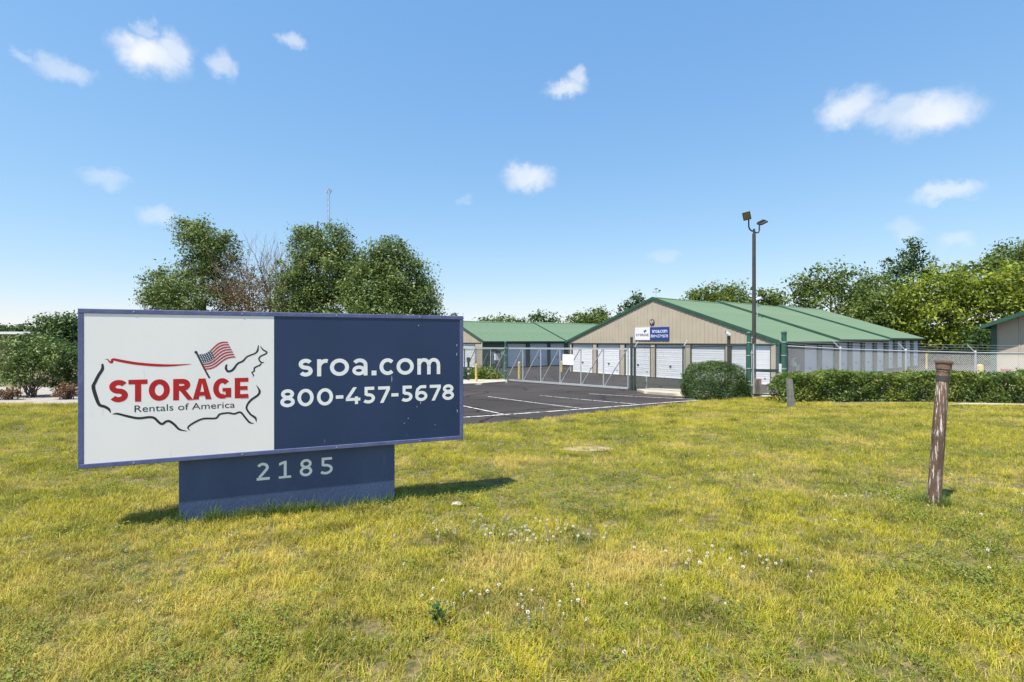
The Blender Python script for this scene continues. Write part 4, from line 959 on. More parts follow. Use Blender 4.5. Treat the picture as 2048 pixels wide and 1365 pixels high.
def small_posts():
    p = ground_px(937, 763); z1 = zt(724, p.y)
    t = thing('reflector_post', 'short dark post with pale reflector bands beside the low bush', 'post', tuple(p))
    MB().tube([(p.x, p.y, p.z - .1), (p.x, p.y, z1)], .06, 10).build('post', M['dpost'], t)
    for k in (.35, .6): MB().lathe((p.x, p.y, p.z + (z1 - p.z) * k), [(.064, 0), (.064, .1)], 10).build('reflector_band', M['galv'], t)
    MB().box((p.x, p.y - .02, z1 + .12), (.2, .16, .26)).build('keypad_head', M['dpost'], t, bevel=.02)
    for lab, px, yt, yb, w, dpy in (('white control box on a thin post left of the gate', 994, 708, 721, .34, 30.4), ('smaller white control box beside the green gate post', 1005, 704, 709.5, .2, 30.1)):
        x = at(px, dpy); zb = g(x, dpy); t = thing('control_box', lab, 'control box', (x, dpy, zb))
        MB().tube([(x + .1, dpy + .08, zb - .1), (x + .1, dpy + .08, zt(yt, dpy))], .035, 8).build('post', M['galv'], t)
        bo = MB().b2((x - w / 2, dpy - .12, zt(yb, dpy)), (x + w / 2, dpy + .04, zt(yt, dpy))).build('box', M['door'], t, bevel=.015)
        MB().b2((x + w * .3, dpy - .14, zt((yt + yb) / 2, dpy) - .03), (x + w * .38, dpy - .119, zt((yt + yb) / 2, dpy) + .03)).build('latch', M['latch'], bo)
    # electric boxes on the shaded wall of the left building and of the tan building
    for lab, corner, px, yt, yb, w in (('grey meter box on the shaded wall of the left storage building', LC, 985, 704, 728, .42), ('pale electric meter box on the shaded wall of the tan building', C1, 1583, 716, 733, .42)):
        s_ = on_line(px, corner, BY); q = corner + BY * s_; n = BX; t = thing('meter_box', lab, 'meter box', (q.x, q.y, -1.1), BRZ)
        mb = MB().b2((.03, -w / 2, zt(yb, q.y) + 1.1), (.2, w / 2, zt(yt, q.y) + 1.1)); b_ = mb.build('box', M['galv'], t, False, bevel=.01)
        MB().lathe((.2, 0, zt((yt + yb) / 2, q.y) + 1.2), [(.09, 0), (.08, .06)], 14, Matrix.Rotation(R(90), 3, 'Y')).build('meter', M['glass'], b_, False)
        for k in (.3, .45, .6, .75): MB().tube([(.08, w / 2 + k * .9, 0), (.08, w / 2 + k * .9, 1.2 + .1 * math.sin(k * 9))], .035, 8).build('conduit', M['galv'], t, False)
    # rusty tan bollard behind the walk gate
    p = ground_px(1515, 786); p = Vector((at(1515, 18.0), 18.0, g(at(1515, 18.0), 18.0))); z1 = zt(758, 18.)
    t = thing('steel_pipe_post', 'short rusty tan pipe post behind the walk gate', 'post', tuple(p))
    MB().lathe((p.x, p.y, 0), [(.13, p.z - .05), (.13, z1), (.118, z1), (.118, z1 - .1)], 18).build('pipe', M['orange'], t)
    MB().lathe((p.x, p.y, z1 - .06), [(.117, 0), (.10, .03)], 18).build('fill', M['greyc'], t)
    # short pipe stub behind the fence, near the dark gate post
    p = ground_px(1293, 778); t = thing('conduit_stub', 'thin grey conduit stub on the pale walk beside the dark gate posts', 'pipe', tuple(p))
    MB().tube([(p.x, p.y, p.z), (p.x, p.y, zt(753, p.y))], .03, 8).build('pipe', M['galv'], t); MB().box((p.x - .07, p.y, zt(766, p.y)), (.1, .08, .14)).build('junction_box', M['latch'], t)
    # leaning concrete marker in front of the hedge
    Y = 13.1; x = at(1580.5, Y); zb = g(x, Y); z1 = zt(757.5, Y)
    t = thing('concrete_marker', 'leaning grey concrete marker in front of the hedge end', 'marker', (x, Y, zb))
    mb = MB(); w = .075; mb.add([(x-w+.03,Y-w,zb-.1),(x+w+.03,Y-w,zb-.1),(x+w+.03,Y+w,zb-.1),(x-w+.03,Y+w,zb-.1),(x-w*.8-.02,Y-w*.8,z1),(x+w*.7-.02,Y-w*.8,z1-.03),(x+w*.7-.02,Y+w*.8,z1-.03),(x-w*.8-.02,Y+w*.8,z1)],
        [(0,3,2,1),(4,5,6,7),(0,1,5,4),(1,2,6,5),(2,3,7,6),(3,0,4,7)]); mb.build('shaft', M['greyc'], t, bevel=.01)
    # red box by the right building
    Y = 22.4; x = at(2012, Y); zb = g(x, Y); t = thing('red_cabinet', 'red cabinet with a dark face against the right building', 'cabinet', (x, Y, zb))
    b_ = MB().b2((x - .16, Y - .1, zb), (x + .16, Y + .1, zt(738, Y))).build('body', M['redbox'], t, bevel=.01); MB().b2((x - .1, Y - .115, zt(748, Y)), (x + .1, Y - .101, zt(741, Y))).build('face', M['ink'], b_)
small_posts()
def leaning_post():
    Y = 4.6; x0 = at(1867, Y); zb = g(x0, Y); top = Vector((at(1890.5, Y), Y + .02, zt(740, Y))); base = Vector((x0, Y, zb)); d = (top - base).normalized()
    t = thing('weathered_post', 'leaning weathered brown post with a flanged cap in the lawn', 'post', tuple(base))
    rot = Vector((0, 0, 1)).rotation_difference(d).to_matrix(); L_ = (top - base).length
    MB().lathe(base, [(.053, -.12), (.054, 0), (.052, .05), (.051, L_ * .5), (.048, L_)], 22, rot).build('shaft', M['rust'], t, smooth=False)
    c = MB().lathe(top, [(.051, -.02), (.051, 0), (.058, .004), (.061, .05), (.062, .058), (.069, .061), (.069, .078), (.066, .083), (.02, .085)], 22, rot).build('cap', M['rustcap'], t)
    for k in (0, 1): MB().lathe(base + d * (L_ * (.93 - .0 * k)), [(.0515, -.02), (.0515, .03)], 22, rot).build('band', M['jamb'], t) if k == 0 else None
M['rustcap'] = mat('brown_cap', (.13, .075, .05, 1), (.2, .13, .095, 1), 20, .7, bump=.4)
leaning_post()
# small stone and dry patch in the lawn
p = ground_px(913, 1013); mb = MB(); rnd = random.Random(2)
bm = bmesh.new(); bmesh.ops.create_icosphere(bm, subdivisions=2, radius=1)
for v in bm.verts: v.co = Vector((v.co.x * .055, v.co.y * .04, v.co.z * .018)) * rnd.uniform(.82, 1.12) + Vector((p.x, p.y, p.z + .022))
me = bpy.data.meshes.new('stone'); bm.to_mesh(me); bm.free(); me.materials.append(M['concrete']); tag(link('stone', me), 'small pale stone lying in the grass right of the pedestal', 'stone')

# ------------------------------------------------------------------ foliage
rng = np.random.default_rng(7)
def leaves(C, size, up=.3, out=None, aspect=.55, jitter=.35, r=rng):
    """one rhombic leaf per centre: random direction, faces turned up and outward"""
    n = len(C); nrm = r.normal(size=(n, 3)) * .75; nrm[:, 2] += up
    if out is not None: nrm += out * .7
    nrm /= np.linalg.norm(nrm, axis=1)[:, None] + 1e-9
    a = r.normal(size=(n, 3)); a -= nrm * (a * nrm).sum(1)[:, None]; a /= np.linalg.norm(a, axis=1)[:, None] + 1e-9
    b = np.cross(nrm, a); s_ = size * (1 + jitter * r.normal(size=n)).clip(.45, 1.8); a *= s_[:, None]; b *= (s_ * aspect)[:, None]
    return np.stack([C - a, C + b * .9 - a * .1, C + a, C - b * .9 - a * .1], 1).reshape(-1, 3)
def crown_points(lobes, clumps, per, spread, r, shell=.55, flat=.8):
    """leaf clumps spread through ellipsoid lobes; returns centres and outward directions"""
    vol = np.array([l[3] * l[4] * l[5] for l in lobes]) ** .67; k = r.choice(len(lobes), clumps, p=vol / vol.sum()); Lb = np.array(lobes)[k]
    d = r.normal(size=(clumps, 3)); d /= np.linalg.norm(d, axis=1)[:, None]; rad = shell + (1 - shell) * r.random(clumps) ** .6; rad *= 1 + .09 * np.clip(r.normal(size=clumps), -2, 1.3)
    cc = Lb[:, :3] + d * rad[:, None] * Lb[:, 3:6]; sp = spread * (.6 + .8 * r.random(clumps))
    m_ = r.poisson(per, clumps).clip(3); idx = np.repeat(np.arange(clumps), m_)
    P = cc[idx] + np.clip(r.normal(size=(len(idx), 3)), -1.7, 1.7) * sp[idx][:, None] * np.array([1, 1, flat])
    o = d[idx] * .7 + (P - cc[idx]) / (sp[idx][:, None] + 1e-6) * .4
    return P, o, cc
def limbs(base, h, r0, targets, seed, n=14):
    rnd = random.Random(seed); mb = MB(); b = Vector(base)
    top = b + Vector((rnd.uniform(-.2, .2), rnd.uniform(-.2, .2), h)); mid = b.lerp(top, .5) + Vector((rnd.uniform(-.1, .1), rnd.uniform(-.1, .1), 0))
    mb.tube([b - Vector((0, 0, .25)), b + Vector((0, 0, .15)), mid, top], [r0 * 1.35, r0, r0 * .7, r0 * .18], 9)
    for q in (targets if len(targets) <= n else [targets[i] for i in rnd.sample(range(len(targets)), n)]):
        q = Vector(q); f = max(.15, min(.92, (q.z - b.z) / h * .7)); s_ = b.lerp(mid, f * 2) if f < .5 else mid.lerp(top, (f - .5) * 2)
        m_ = s_.lerp(q, .5) + Vector((rnd.uniform(-.15, .15), rnd.uniform(-.15, .15), .12 * (q - s_).length))
        mb.tube([s_, m_, q], [r0 * .38 * (1 - .5 * f), r0 * .2, r0 * .06], 6)
    return mb
def tree(label, base, h, lobes, clumps, per, spread, size, m, seed, r0=.18, group=None, shell=.5, nl=16, name='tree', crown2=None, up=.35):
    """lobes in metres relative to the base"""
    r = np.random.default_rng(seed); t = thing(name, label, 'tree', tuple(base), group=group); B = np.array(base)
    P, o, cc = crown_points([(l[0] + B[0], l[1] + B[1], l[2] + B[2]) + tuple(l[3:6]) for l in lobes], clumps, per, spread, r, shell)
    keep = P[:, 2] > B[2] + .15; P, o = P[keep], o[keep]
    limbs(base, h, r0, cc.tolist(), seed, nl).build('trunk', M['bark'], t)
    if crown2:
        fn, m2 = crown2; k2 = fn(P); 
        me = bigmesh('crown', leaves(P[k2], size * .8, up, o[k2], r=r) - B, 4, M[m2]); c2 = link('withered_crown', me, t); P, o = P[~k2], o[~k2]
    me = bigmesh('crown', leaves(P, size, up, o, r=r) - B, 4, M[m]); link('crown', me, t)
    return t
def gz(x, y): return (x, y, g(x, y))
PG = 'leafy trees behind the roadside sign'
def px_lobes(Y, base, L_):
    """lobes given in photo pixels at depth Y (+ offset): (px, py, rx, rz, dy)"""
    out = []
    for px, py, rx, rz, dy in L_:
        out.append((at(px, Y) - base[0], dy, zt(py, Y) - base[2], rx * Y / F, rx * Y / F * .85, rz * Y / F))
    return out
Y = 31.; b = gz(at(405, Y), Y)
tree('leafy pear tree with a withered right side, leftmost behind the sign', b, 8.8, px_lobes(Y, b, [(398, 500, 45, 52, 0), (430, 510, 46, 50, .4), (350, 575, 56, 50, 0), (400, 610, 90, 70, 0), (450, 600, 50, 80, .3), (390, 465, 26, 26, 0), (320, 590, 28, 34, 0), (398, 700, 80, 50, 0)]),
     535, 110, .27, .066, 'pear', 11, .2, PG, crown2=(lambda P: (P[:, 0] > at(452, 31.) + .5 * np.sin(P[:, 2] * 5)) & (P[:, 2] < zt(505, 31.)), 'brownleaf'))
Y = 29.; b = gz(at(635, Y), Y)
tree('tall leafy pear tree behind the middle of the sign', b, 9.0, px_lobes(Y, b, [(612, 492, 36, 42, 0), (662, 488, 36, 40, 0), (640, 545, 84, 62, .2), (690, 540, 40, 60, 0), (600, 600, 60, 60, 0), (665, 620, 80, 66, 0), (640, 700, 85, 50, 0)]),
     560, 110, .27, .066, 'pear', 12, .2, PG)
Y = 27.5; b = gz(at(785, Y), Y)
tree('rounded pear tree behind the right end of the sign', b, 7.6, px_lobes(Y, b, [(775, 522, 42, 44, 0), (742, 530, 26, 34, 0), (800, 560, 60, 58, 0), (745, 590, 60, 60, 0), (830, 610, 52, 54, 0), (780, 640, 90, 62, 0), (790, 700, 70, 44, 0)]),
     540, 110, .27, .066, 'pear', 13, .2, PG)
def bare_tree():
    Y = 29.8; b = Vector(gz(at(540, Y), Y)); t = thing('bare_tree', 'half-dead tree of bare brown branches between the pear trees', 'tree', tuple(b), group=PG); rnd = random.Random(9)
    mb = MB(); mb.tube([b - Vector((0, 0, .2)), b + Vector((.05, 0, 1.6))], [.16, .12], 8); mb.build('trunk', M['bark'], t); mb = MB()
    def grow(p, d, l, r_, depth):
        pts = [p]; q = p.copy()
        for i in range(3):
            d = (d + Vector((rnd.gauss(0, .13), rnd.gauss(0, .13), .07))).normalized(); q = q + d * l / 3; pts.append(q.copy())
        mb.tube(pts, [r_, r_ * .8, r_ * .65, r_ * .5], 5, False)
        if depth < 4:
            for k in range(rnd.choice((2, 3, 3))):
                s_ = pts[rnd.choice((2, 3, 3))]; grow(s_.copy(), (d + Vector((rnd.gauss(0, .42), rnd.gauss(0, .42), rnd.gauss(.12, .25)))).normalized(), l * rnd.uniform(.6, .82), r_ * .55, depth + 1)
    for k in range(20):
        a = k * 2.4; e = rnd.uniform(.5, 1.6); grow(b + Vector((.05, 0, rnd.uniform(1.0, 1.6))), Vector((math.cos(a) * .62, math.sin(a) * .5, e)).normalized(), rnd.uniform(1.7, 2.6), .055, 0)
    mb.build('branches', M['twig'], t)
    r = np.random.default_rng(5); B = np.array(b)
    P, o, cc = crown_points([(B[0] - .95, B[1], B[2] + 5.0, .9, .9, 1.5), (B[0] + .9, B[1], B[2] + 4.4, 1.1, .9, 1.3), (B[0] - .9, B[1], B[2] + 3.6, 1.3, 1, 1.6), (B[0] + .9, B[1], B[2] + 3.2, 1.5, 1, 1.3), (B[0], B[1], B[2] + 2.6, 2.2, 1.2, 1.5), (B[0] - 1.3, B[1], B[2] + 4.2, .8, .8, 1.2)], 330, 26, .23, r)
    link('withered_crown', bigmesh('withered_crown', leaves(P, .06, .3, o, r=r) - B, 4, M['brownleaf']), t)
bare_tree()
# background trees: (label, x px, depth, [lobes in px], leaf mat, clumps, leaf size, spread)
BT = 'trees beyond the storage buildings'
def bg(label, px, Y, L_, m, clumps, size, spread, seed, per=24, r0=.2, top=None, shell=.45, nl=12):
    b = gz(at(px, Y), Y); h = (zt(min(l[1] - l[3] * .5 for l in L_), Y) - b[2]); tree(label, b, h, px_lobes(Y, b, L_), clumps, per, spread, size, m, seed, r0, BT, shell, nl)
bg('low dark tree top behind the green ridge, just right of the sign', 905, 70, [(905, 650, 16, 20, 0), (890, 665, 22, 25, 0), (920, 668, 18, 22, 0)], 'dark', 120, .16, .4, 20)
bg('yellowish tree line crown behind the left green roof', 990, 80, [(970, 655, 18, 16, 0), (990, 648, 22, 16, 0), (1020, 652, 26, 18, 0), (1000, 680, 50, 30, 0)], 'mid', 200, .2, .5, 21)
bg('dark rounded tree behind the step of the left green roof', 1085, 80, [(1060, 648, 22, 20, 0), (1085, 645, 26, 18, 0), (1108, 650, 18, 16, 0), (1080, 680, 50, 30, 0)], 'dark', 200, .2, .5, 22)
bg('light green tree left of the tan gable', 1180, 76, [(1160, 645, 24, 24, 0), (1190, 636, 26, 20, 0), (1212, 645, 18, 18, 0), (1180, 670, 50, 40, 0)], 'mid', 260, .2, .5, 23)
bg('sparse pointed tree behind the left slope of the tan gable', 1266, 72, [(1277, 598, 12, 20, 0), (1258, 615, 16, 16, 0), (1268, 630, 26, 30, 0), (1245, 640, 14, 16, 0)], 'dark', 90, .2, .38, 24, 18)
bg('broad tree behind the ridge, left of the lamp pole', 1432, 74, [(1395, 600, 24, 20, 0), (1440, 588, 36, 24, 0), (1475, 590, 26, 22, 0), (1430, 630, 70, 45, 0)], 'mid', 340, .22, .55, 25)
bg('darker tree just right of the lamp pole behind the roof', 1538, 78, [(1520, 598, 22, 20, 0), (1545, 602, 24, 20, 0), (1530, 640, 45, 40, 0)], 'mid', 200, .22, .5, 26)
bg('big round dark green tree right of the lamp pole', 1660, 66, [(1610, 580, 32, 32, 0), (1655, 560, 46, 30, 0), (1700, 570, 50, 32, 0), (1660, 610, 90, 50, 0), (1740, 600, 40, 50, 0), (1660, 680, 90, 50, 0)], 'mid', 560, .2, .55, 27)
bg('tall airy tree standing above the others on the right', 1826, 70, [(1825, 498, 24, 24, 0), (1800, 530, 26, 24, 0), (1845, 528, 26, 22, 0), (1822, 560, 50, 36, 0), (1785, 560, 24, 34, 0), (1820, 620, 60, 50, 0)], 'dark', 300, .2, .45, 28, 20, .25)
bg('olive tree above the end of the stepped green roof', 1780, 58, [(1750, 600, 40, 36, 0), (1790, 620, 50, 44, 0), (1740, 650, 60, 40, 0), (1800, 670, 60, 50, 0)], 'mid', 380, .17, .5, 29)
bg('bright yellow-green tree behind the wire fence', 1880, 54, [(1850, 590, 50, 44, 0), (1905, 570, 56, 40, 0), (1870, 640, 70, 50, 0), (1940, 620, 50, 60, 0), (1900, 690, 80, 40, 0)], 'bright', 560, .17, .5, 30)
bg('bright yellow-green tree above the right building', 2010, 52, [(1975, 590, 40, 40, 0), (2020, 560, 46, 36, 0), (2060, 570, 50, 44, 0), (2010, 630, 70, 60, 0), (2080, 640, 60, 60, 0), (2010, 700, 80, 40, 0)], 'bright', 520, .17, .5, 31)
bg('darker green tree at the upper right corner of the tree line', 2040, 64, [(1990, 530, 30, 26, 0), (2030, 512, 44, 32, 0), (2075, 510, 44, 36, 0), (2050, 580, 70, 60, 0), (2110, 570, 50, 60, 0), (1940, 555, 40, 30, 0)], 'mid', 460, .2, .55, 32)
for k, (px, Yy, w, yt) in enumerate(((1850, 60, 40, 660), (1905, 56, 46, 655), (1965, 50, 46, 655), (1820, 63, 34, 664))):
    lab = ('dark shrub at the far end of the tan building', 'dark undergrowth shrub behind the wire fence, left of the bright tree trunk', 'dark undergrowth shrub beside the green corner trim', 'dark shrub half hidden by the last roll-up doors')[k]
    b = gz(at(px, Yy), Yy); r = np.random.default_rng(60 + k); B = np.array(b); t = thing('shrub', lab, 'shrub', b, group='undergrowth shrubs')
    P, o, cc = crown_points([(B[0], B[1], B[2] + 1.6, w * Yy / F, 1.6, 2.0), (B[0] + .6, B[1], B[2] + 2.6, w * Yy / F * .7, 1.3, 1.2)], 150, 24, .45, r, .4)
    P = P[(P[:, 2] > B[2])]; limbs(b, 2.6, .07, cc.tolist(), k, 10).build('stems', M['bark'], t); link('foliage', bigmesh('foliage', leaves(P, .17, .3, r=r) - B, 4, M['dark']), t)
# left background
bg('round dark tree left of the sign', 118, 46, [(110, 655, 34, 26, 0), (135, 660, 34, 30, 0), (95, 680, 28, 30, 0), (125, 690, 50, 36, 0)], 'dark', 330, .14, .4, 40)
bg('far low tree at the left edge behind the flat roof', 30, 120, [(20, 668, 40, 12, 0), (60, 666, 24, 11, 0), (-20, 668, 40, 12, 0)], 'dark', 160, .35, .8, 41)
def shrub(label, px, Y, L_, m, clumps, per, spread, size, seed, name='shrub', group=None):
    b = gz(at(px, Y), Y); r = np.random.default_rng(seed); B = np.array(b); t = thing(name, label, 'shrub', b, group=group)
    P, o, cc = crown_points([(l[0] + B[0], l[1] + B[1], l[2] + B[2]) + tuple(l[3:6]) for l in px_lobes(Y, b, L_)], clumps, per, spread, r, .45)
    k = P[:, 2] > B[2] + .05; P, o = P[k], o[k]
    ms = MB(); rs = random.Random(seed)
    for q in rs.sample(cc.tolist(), min(26, len(cc))):
        o_ = Vector((b[0] + rs.gauss(0, .08), b[1] + rs.gauss(0, .08), b[2] - .05)); q = Vector(q); ms.tube([o_, o_.lerp(q, .5) + Vector((0, 0, .1)), q], [.016, .01, .004], 5)
    ms.build('stems', M['bark'], t)
    link('foliage', bigmesh('foliage', leaves(P, size, .35, o, r=r) - B, 4, M[m]), t); return t
shrub('large leafy shrub on bare stems at the left edge', 62, 14.6, [(50, 705, 58, 36, 0), (20, 735, 40, 40, 0), (90, 715, 40, 38, 0), (60, 745, 55, 30, 0)], 'shrubl', 330, 26, .085, .034, 50)
shrub('darker shrub touching the left edge of the sign', 130, 15.4, [(125, 715, 36, 36, 0), (150, 740, 36, 42, 0), (120, 755, 34, 28, 0)], 'bushl', 300, 26, .085, .03, 51)
shrub('small reddish plant below the sign edge', 132, 13.9, [(132, 780, 16, 14, 0), (118, 788, 10, 9, 0)], 'redshrub', 60, 14, .05, .03, 52)
shrub('low reddish weed at the left edge of the pale bed', 14, 13.7, [(12, 787, 14, 10, 0), (32, 786, 9, 8, 0)], 'redshrub', 45, 14, .05, .03, 53)
shrub('low yellow-green bush on the kerb island left of the gate', 962, 29.5, [(945, 752, 20, 13, 0), (970, 748, 22, 14, 0), (988, 752, 14, 12, 0)], 'hedge', 170, 24, .12, .05, 54)
def clipped(name, label, C, n, size, m, seed, base, core=None):
    t = thing(name, label, 'hedge' if name == 'hedge' else 'shrub', base); B = np.array(base); r = np.random.default_rng(seed)
    return t, B, r
def round_bush():
    Yb = 17.6; x = at(1429, Yb); b = gz(x, Yb); t = thing('clipped_bush', 'dense rounded dark green bush beside the green gate post', 'shrub', b); B = np.array(b); r = np.random.default_rng(70)
    rx = 60 * Yb / F; top = zt(729, Yb) - b[2]; n = 42000
    d = r.normal(size=(n, 3)); d[:, 2] = np.abs(d[:, 2]) * 1.0 - .12; d /= np.linalg.norm(d, axis=1)[:, None]
    q = np.abs(d); s_ = 1 / ((q[:, 0]**3.2 + q[:, 1]**3.2 + q[:, 2]**3.2) ** (1 / 3.2)); wob = 1 + .05 * np.sin(d[:, 0] * 9 + 1) * np.cos(d[:, 2] * 8) + .04 * np.sin(d[:, 1] * 14 + d[:, 0] * 11)
    rad = (1 - .22 * r.random(n) ** 2.2) * wob + .02 * r.normal(size=n); P = d * (s_ * rad)[:, None] * np.array([rx, rx * .8, top]); P[:, 2] += .06
    P = P[P[:, 2] > .02]; rnd = [(a_ * .7) for a_ in P[r.choice(len(P), 24)].tolist()] if False else (P[r.choice(len(P), 24)] * .75 + B).tolist()
    limbs(b, top * .7, .04, rnd, 3, 24).build('stems', M['bark'], t); link('foliage', bigmesh('foliage', leaves(P, .021, .3, P / np.linalg.norm(P, axis=1)[:, None], r=r), 4, M['bushl']), t)
round_bush()
def hedge():
    Y0 = 14.9; x0 = at(1556, 14.6) + .1; x1 = 24.; b = gz(x0, Y0); t = thing('hedge', 'long clipped hedge in front of the wire fence on the right', 'hedge', b); B = np.array(b); r = np.random.default_rng(71)
    n = 95000; X = x0 + (x1 - x0) * r.random(n) ** 1.15; side = r.random(n); hw = .52
    H = zt(750, 14.6) - G(X, np.full(n, Y0)) + .04 * np.sin(X * 2.1) + .05 * np.sin(X * 5.3 + 1) + .03 * np.sin(X * 11)
    H += np.where(X - x0 < .5, -.25 * (1 - (X - x0) / .5) ** 2, 0)
    Yv = np.where(side < .56, -hw, np.where(side < .64, hw, (r.random(n) * 2 - 1) * hw)); Zv = np.where(side < .64, r.random(n) * H, H)
    ft = .08 * np.sin(X * 3.3 + Zv * 3) + .05 * np.sin(X * 7.7 - Zv * 6); rd = np.clip(Zv / H - .82, 0, 1) / .18
    Yv = np.where(side < .64, Yv * (1 - .25 * rd**2) - np.sign(Yv) * np.abs(ft), Yv); dep = r.random(n) ** 2.2 * .22
    Yv = np.where(side < .64, Yv - np.sign(Yv) * dep, Yv); Zv = np.where(side >= .64, Zv - dep, Zv)
    P = np.stack([X, Y0 + Yv, G(X, np.full(n, Y0)) + Zv], 1) + r.normal(size=(n, 3)) * .03; P[:, 2] = np.maximum(P[:, 2], G(P[:, 0], P[:, 1]) + .02)
    o = np.stack([np.zeros(n), np.where(side < .64, np.sign(Yv), 0), np.where(side >= .64, 1, .1)], 1)
    link('foliage', bigmesh('foliage', leaves(P, .032, .35, o, r=r) - B, 4, M['hedge']), t)
    mb = MB(); rnd = random.Random(8); x = x0 + .2
    while x < x1:
        z = g(x, Y0)
        for k in range(3): mb.tube([(x, Y0, z - .05), (x + rnd.uniform(-.3, .3), Y0 + rnd.uniform(-.35, .35), z + rnd.uniform(.4, .75))], [.02, .006], 5)
        x += rnd.uniform(.25, .4)
    mb.build('stems', M['bark'], t)
hedge()
# ------------------------------------------------------------------ far mast and flat-roofed building
def mast():
    Y = 200.; x = at(657.5, Y); zb = -1.; z1 = zt(382, Y); t = thing('radio_mast', 'thin lattice radio mast rising behind the pear trees', 'mast', (x, Y, zb)); legs = []
    w = .62
    for k in range(3):
        a = R(90 + 120 * k); legs.append((x + w * math.cos(a), Y + w * math.sin(a))); MB().tube([(legs[-1][0], legs[-1][1], zb), (legs[-1][0], legs[-1][1], z1)], .07, 5).build('leg', M['steel'], t)
    mb = MB(); z = zb + 1; k = 0
    while z < z1 - 1.2:
        for i in range(3):
            p, q = legs[i], legs[(i + 1) % 3]
            if k % 2: p, q = q, p
            mb.tube([(p[0], p[1], z), (q[0], q[1], z + 1.2)], .022, 3, False)
        z += 1.2; k += 1
    mb.build('lattice', M['steel'], t)
    for dz, dx in ((0, -.5), (.6, .5), (1.1, .1), (.3, 1.0), (-.4, .8)): MB().lathe((x + dx, Y - .3, z1 + dz - .8), [(.12, 0), (.22, .2), (.22, .9), (.1, 1.1)], 8).build('antenna', M['steel'], t)
    MB().tube([(x - 1.5, Y, z1 - .3), (x + 1.3, Y, z1 - .3)], .06, 5).build('crossbar', M['steel'], t)
mast()
def flat_building():
    Y = 60.; x1 = at(70, Y); x0 = x1 - 16; b = g(x1, Y); t = thing('flat_roofed_building', 'low brown building with a white flat roof edge at the far left', 'building', ((x0 + x1) / 2, Y, b))
    MB().b2((x0 + .6, Y, b - .5), (x1 - .6, Y + 9, zt(669, Y))).build('wall', M['brownwall'], t); MB().b2((x0, Y - .6, zt(669, Y) + .005), (x1, Y + 9.6, zt(664, Y))).build('roof_edge', M['door'], t)
    for k in range(4):
        xw = x1 - 2.2 - k * 3.4; wf_ = MB().b2((xw - 1, Y - .05, b + 1.0), (xw + 1, Y + .02, b + 2.3)).build('window', M['bronze'], t); MB().b2((xw - .9, Y - .07, b + 1.1), (xw + .9, Y - .051, b + 2.2)).build('pane', M['glass'], wf_)
flat_building()
# ------------------------------------------------------------------ turf: tufts of blades instanced over the lawn
def blade(mb, x, y, h, w, az, lean, r):
    ca, sa = math.cos(az), math.sin(az); px_, py_ = -sa * w / 2, ca * w / 2; pts = []
    for f, k in ((0, 1), (.55, .8), (1, .12)):
        dx = lean * h * f * f; pts += [(x + ca * dx - px_ * k, y + sa * dx - py_ * k, h * f * (1 - .28 * lean * f)), (x + ca * dx + px_ * k, y + sa * dx + py_ * k, h * f * (1 - .28 * lean * f))]
    mb.add(pts, [(0, 1, 3, 2), (2, 3, 5, 4)])
def tuft(name, n, rad, h, w, m, seed, lean=.6):
    rnd = random.Random(seed); mb = MB()
    for k in range(n):
        a = rnd.uniform(0, 6.28); q = rad * math.sqrt(rnd.random()); blade(mb, q * math.cos(a), q * math.sin(a), h * rnd.uniform(.45, 1.15), w * rnd.uniform(.7, 1.3), rnd.uniform(0, 6.28), abs(rnd.gauss(lean, .4)), rnd)
    me = bpy.data.meshes.new(name); me.from_pydata(mb.v, [], mb.f); me.materials.append(m); return bpy.data.objects.new(name, me)
def clover_patch(name, seed, n=16):
    rnd = random.Random(seed); mb = MB()
    for k in range(n):
        a = rnd.uniform(0, 6.28); q = .07 * math.sqrt(rnd.random()); x, y, z = q * math.cos(a), q * math.sin(a), rnd.uniform(.02, .05); s_ = rnd.uniform(.005, .009); t0 = rnd.uniform(0, 6.28); tl = rnd.uniform(-.004, .004)
        for j in range(3):
            b_ = t0 + j * 2.094; c, s = math.cos(b_), math.sin(b_)
            mb.add([(x, y, z), (x + s_ * (c * .7 - s * .55), y + s_ * (s * .7 + c * .55), z + .002 + tl), (x + s_ * c * 1.35, y + s_ * s * 1.35, z + .001), (x + s_ * (c * .7 + s * .55), y + s_ * (s * .7 - c * .55), z + .002 - tl)], [(0, 1, 2, 3)])
    me = bpy.data.meshes.new(name); me.from_pydata(mb.v, [], mb.f); me.materials.append(M['clover']); return bpy.data.objects.new(name, me)
def clover_head(name, seed):
    rnd = random.Random(seed); mb = MB(); h = .042
    mb.tube([(0, 0, 0), (.004, 0, h)], .0009, 4); 
    for k in range(46):
        d = Vector((rnd.gauss(0, 1), rnd.gauss(0, 1), rnd.gauss(.25, 1))).normalized(); c = Vector((.004, 0, h + .004)); a = d.cross(Vector((.3, .5, .8))).normalized() * .0022
        mb.add([c + d * .003 - a, c + d * .003 + a, c + d * .008 + a * .5, c + d * .008 - a * .5], [(0, 1, 2, 3)])
    me = bpy.data.meshes.new(name); me.from_pydata(mb.v, [], mb.f); me.materials.append(M['clover_flower']); return bpy.data.objects.new(name, me)
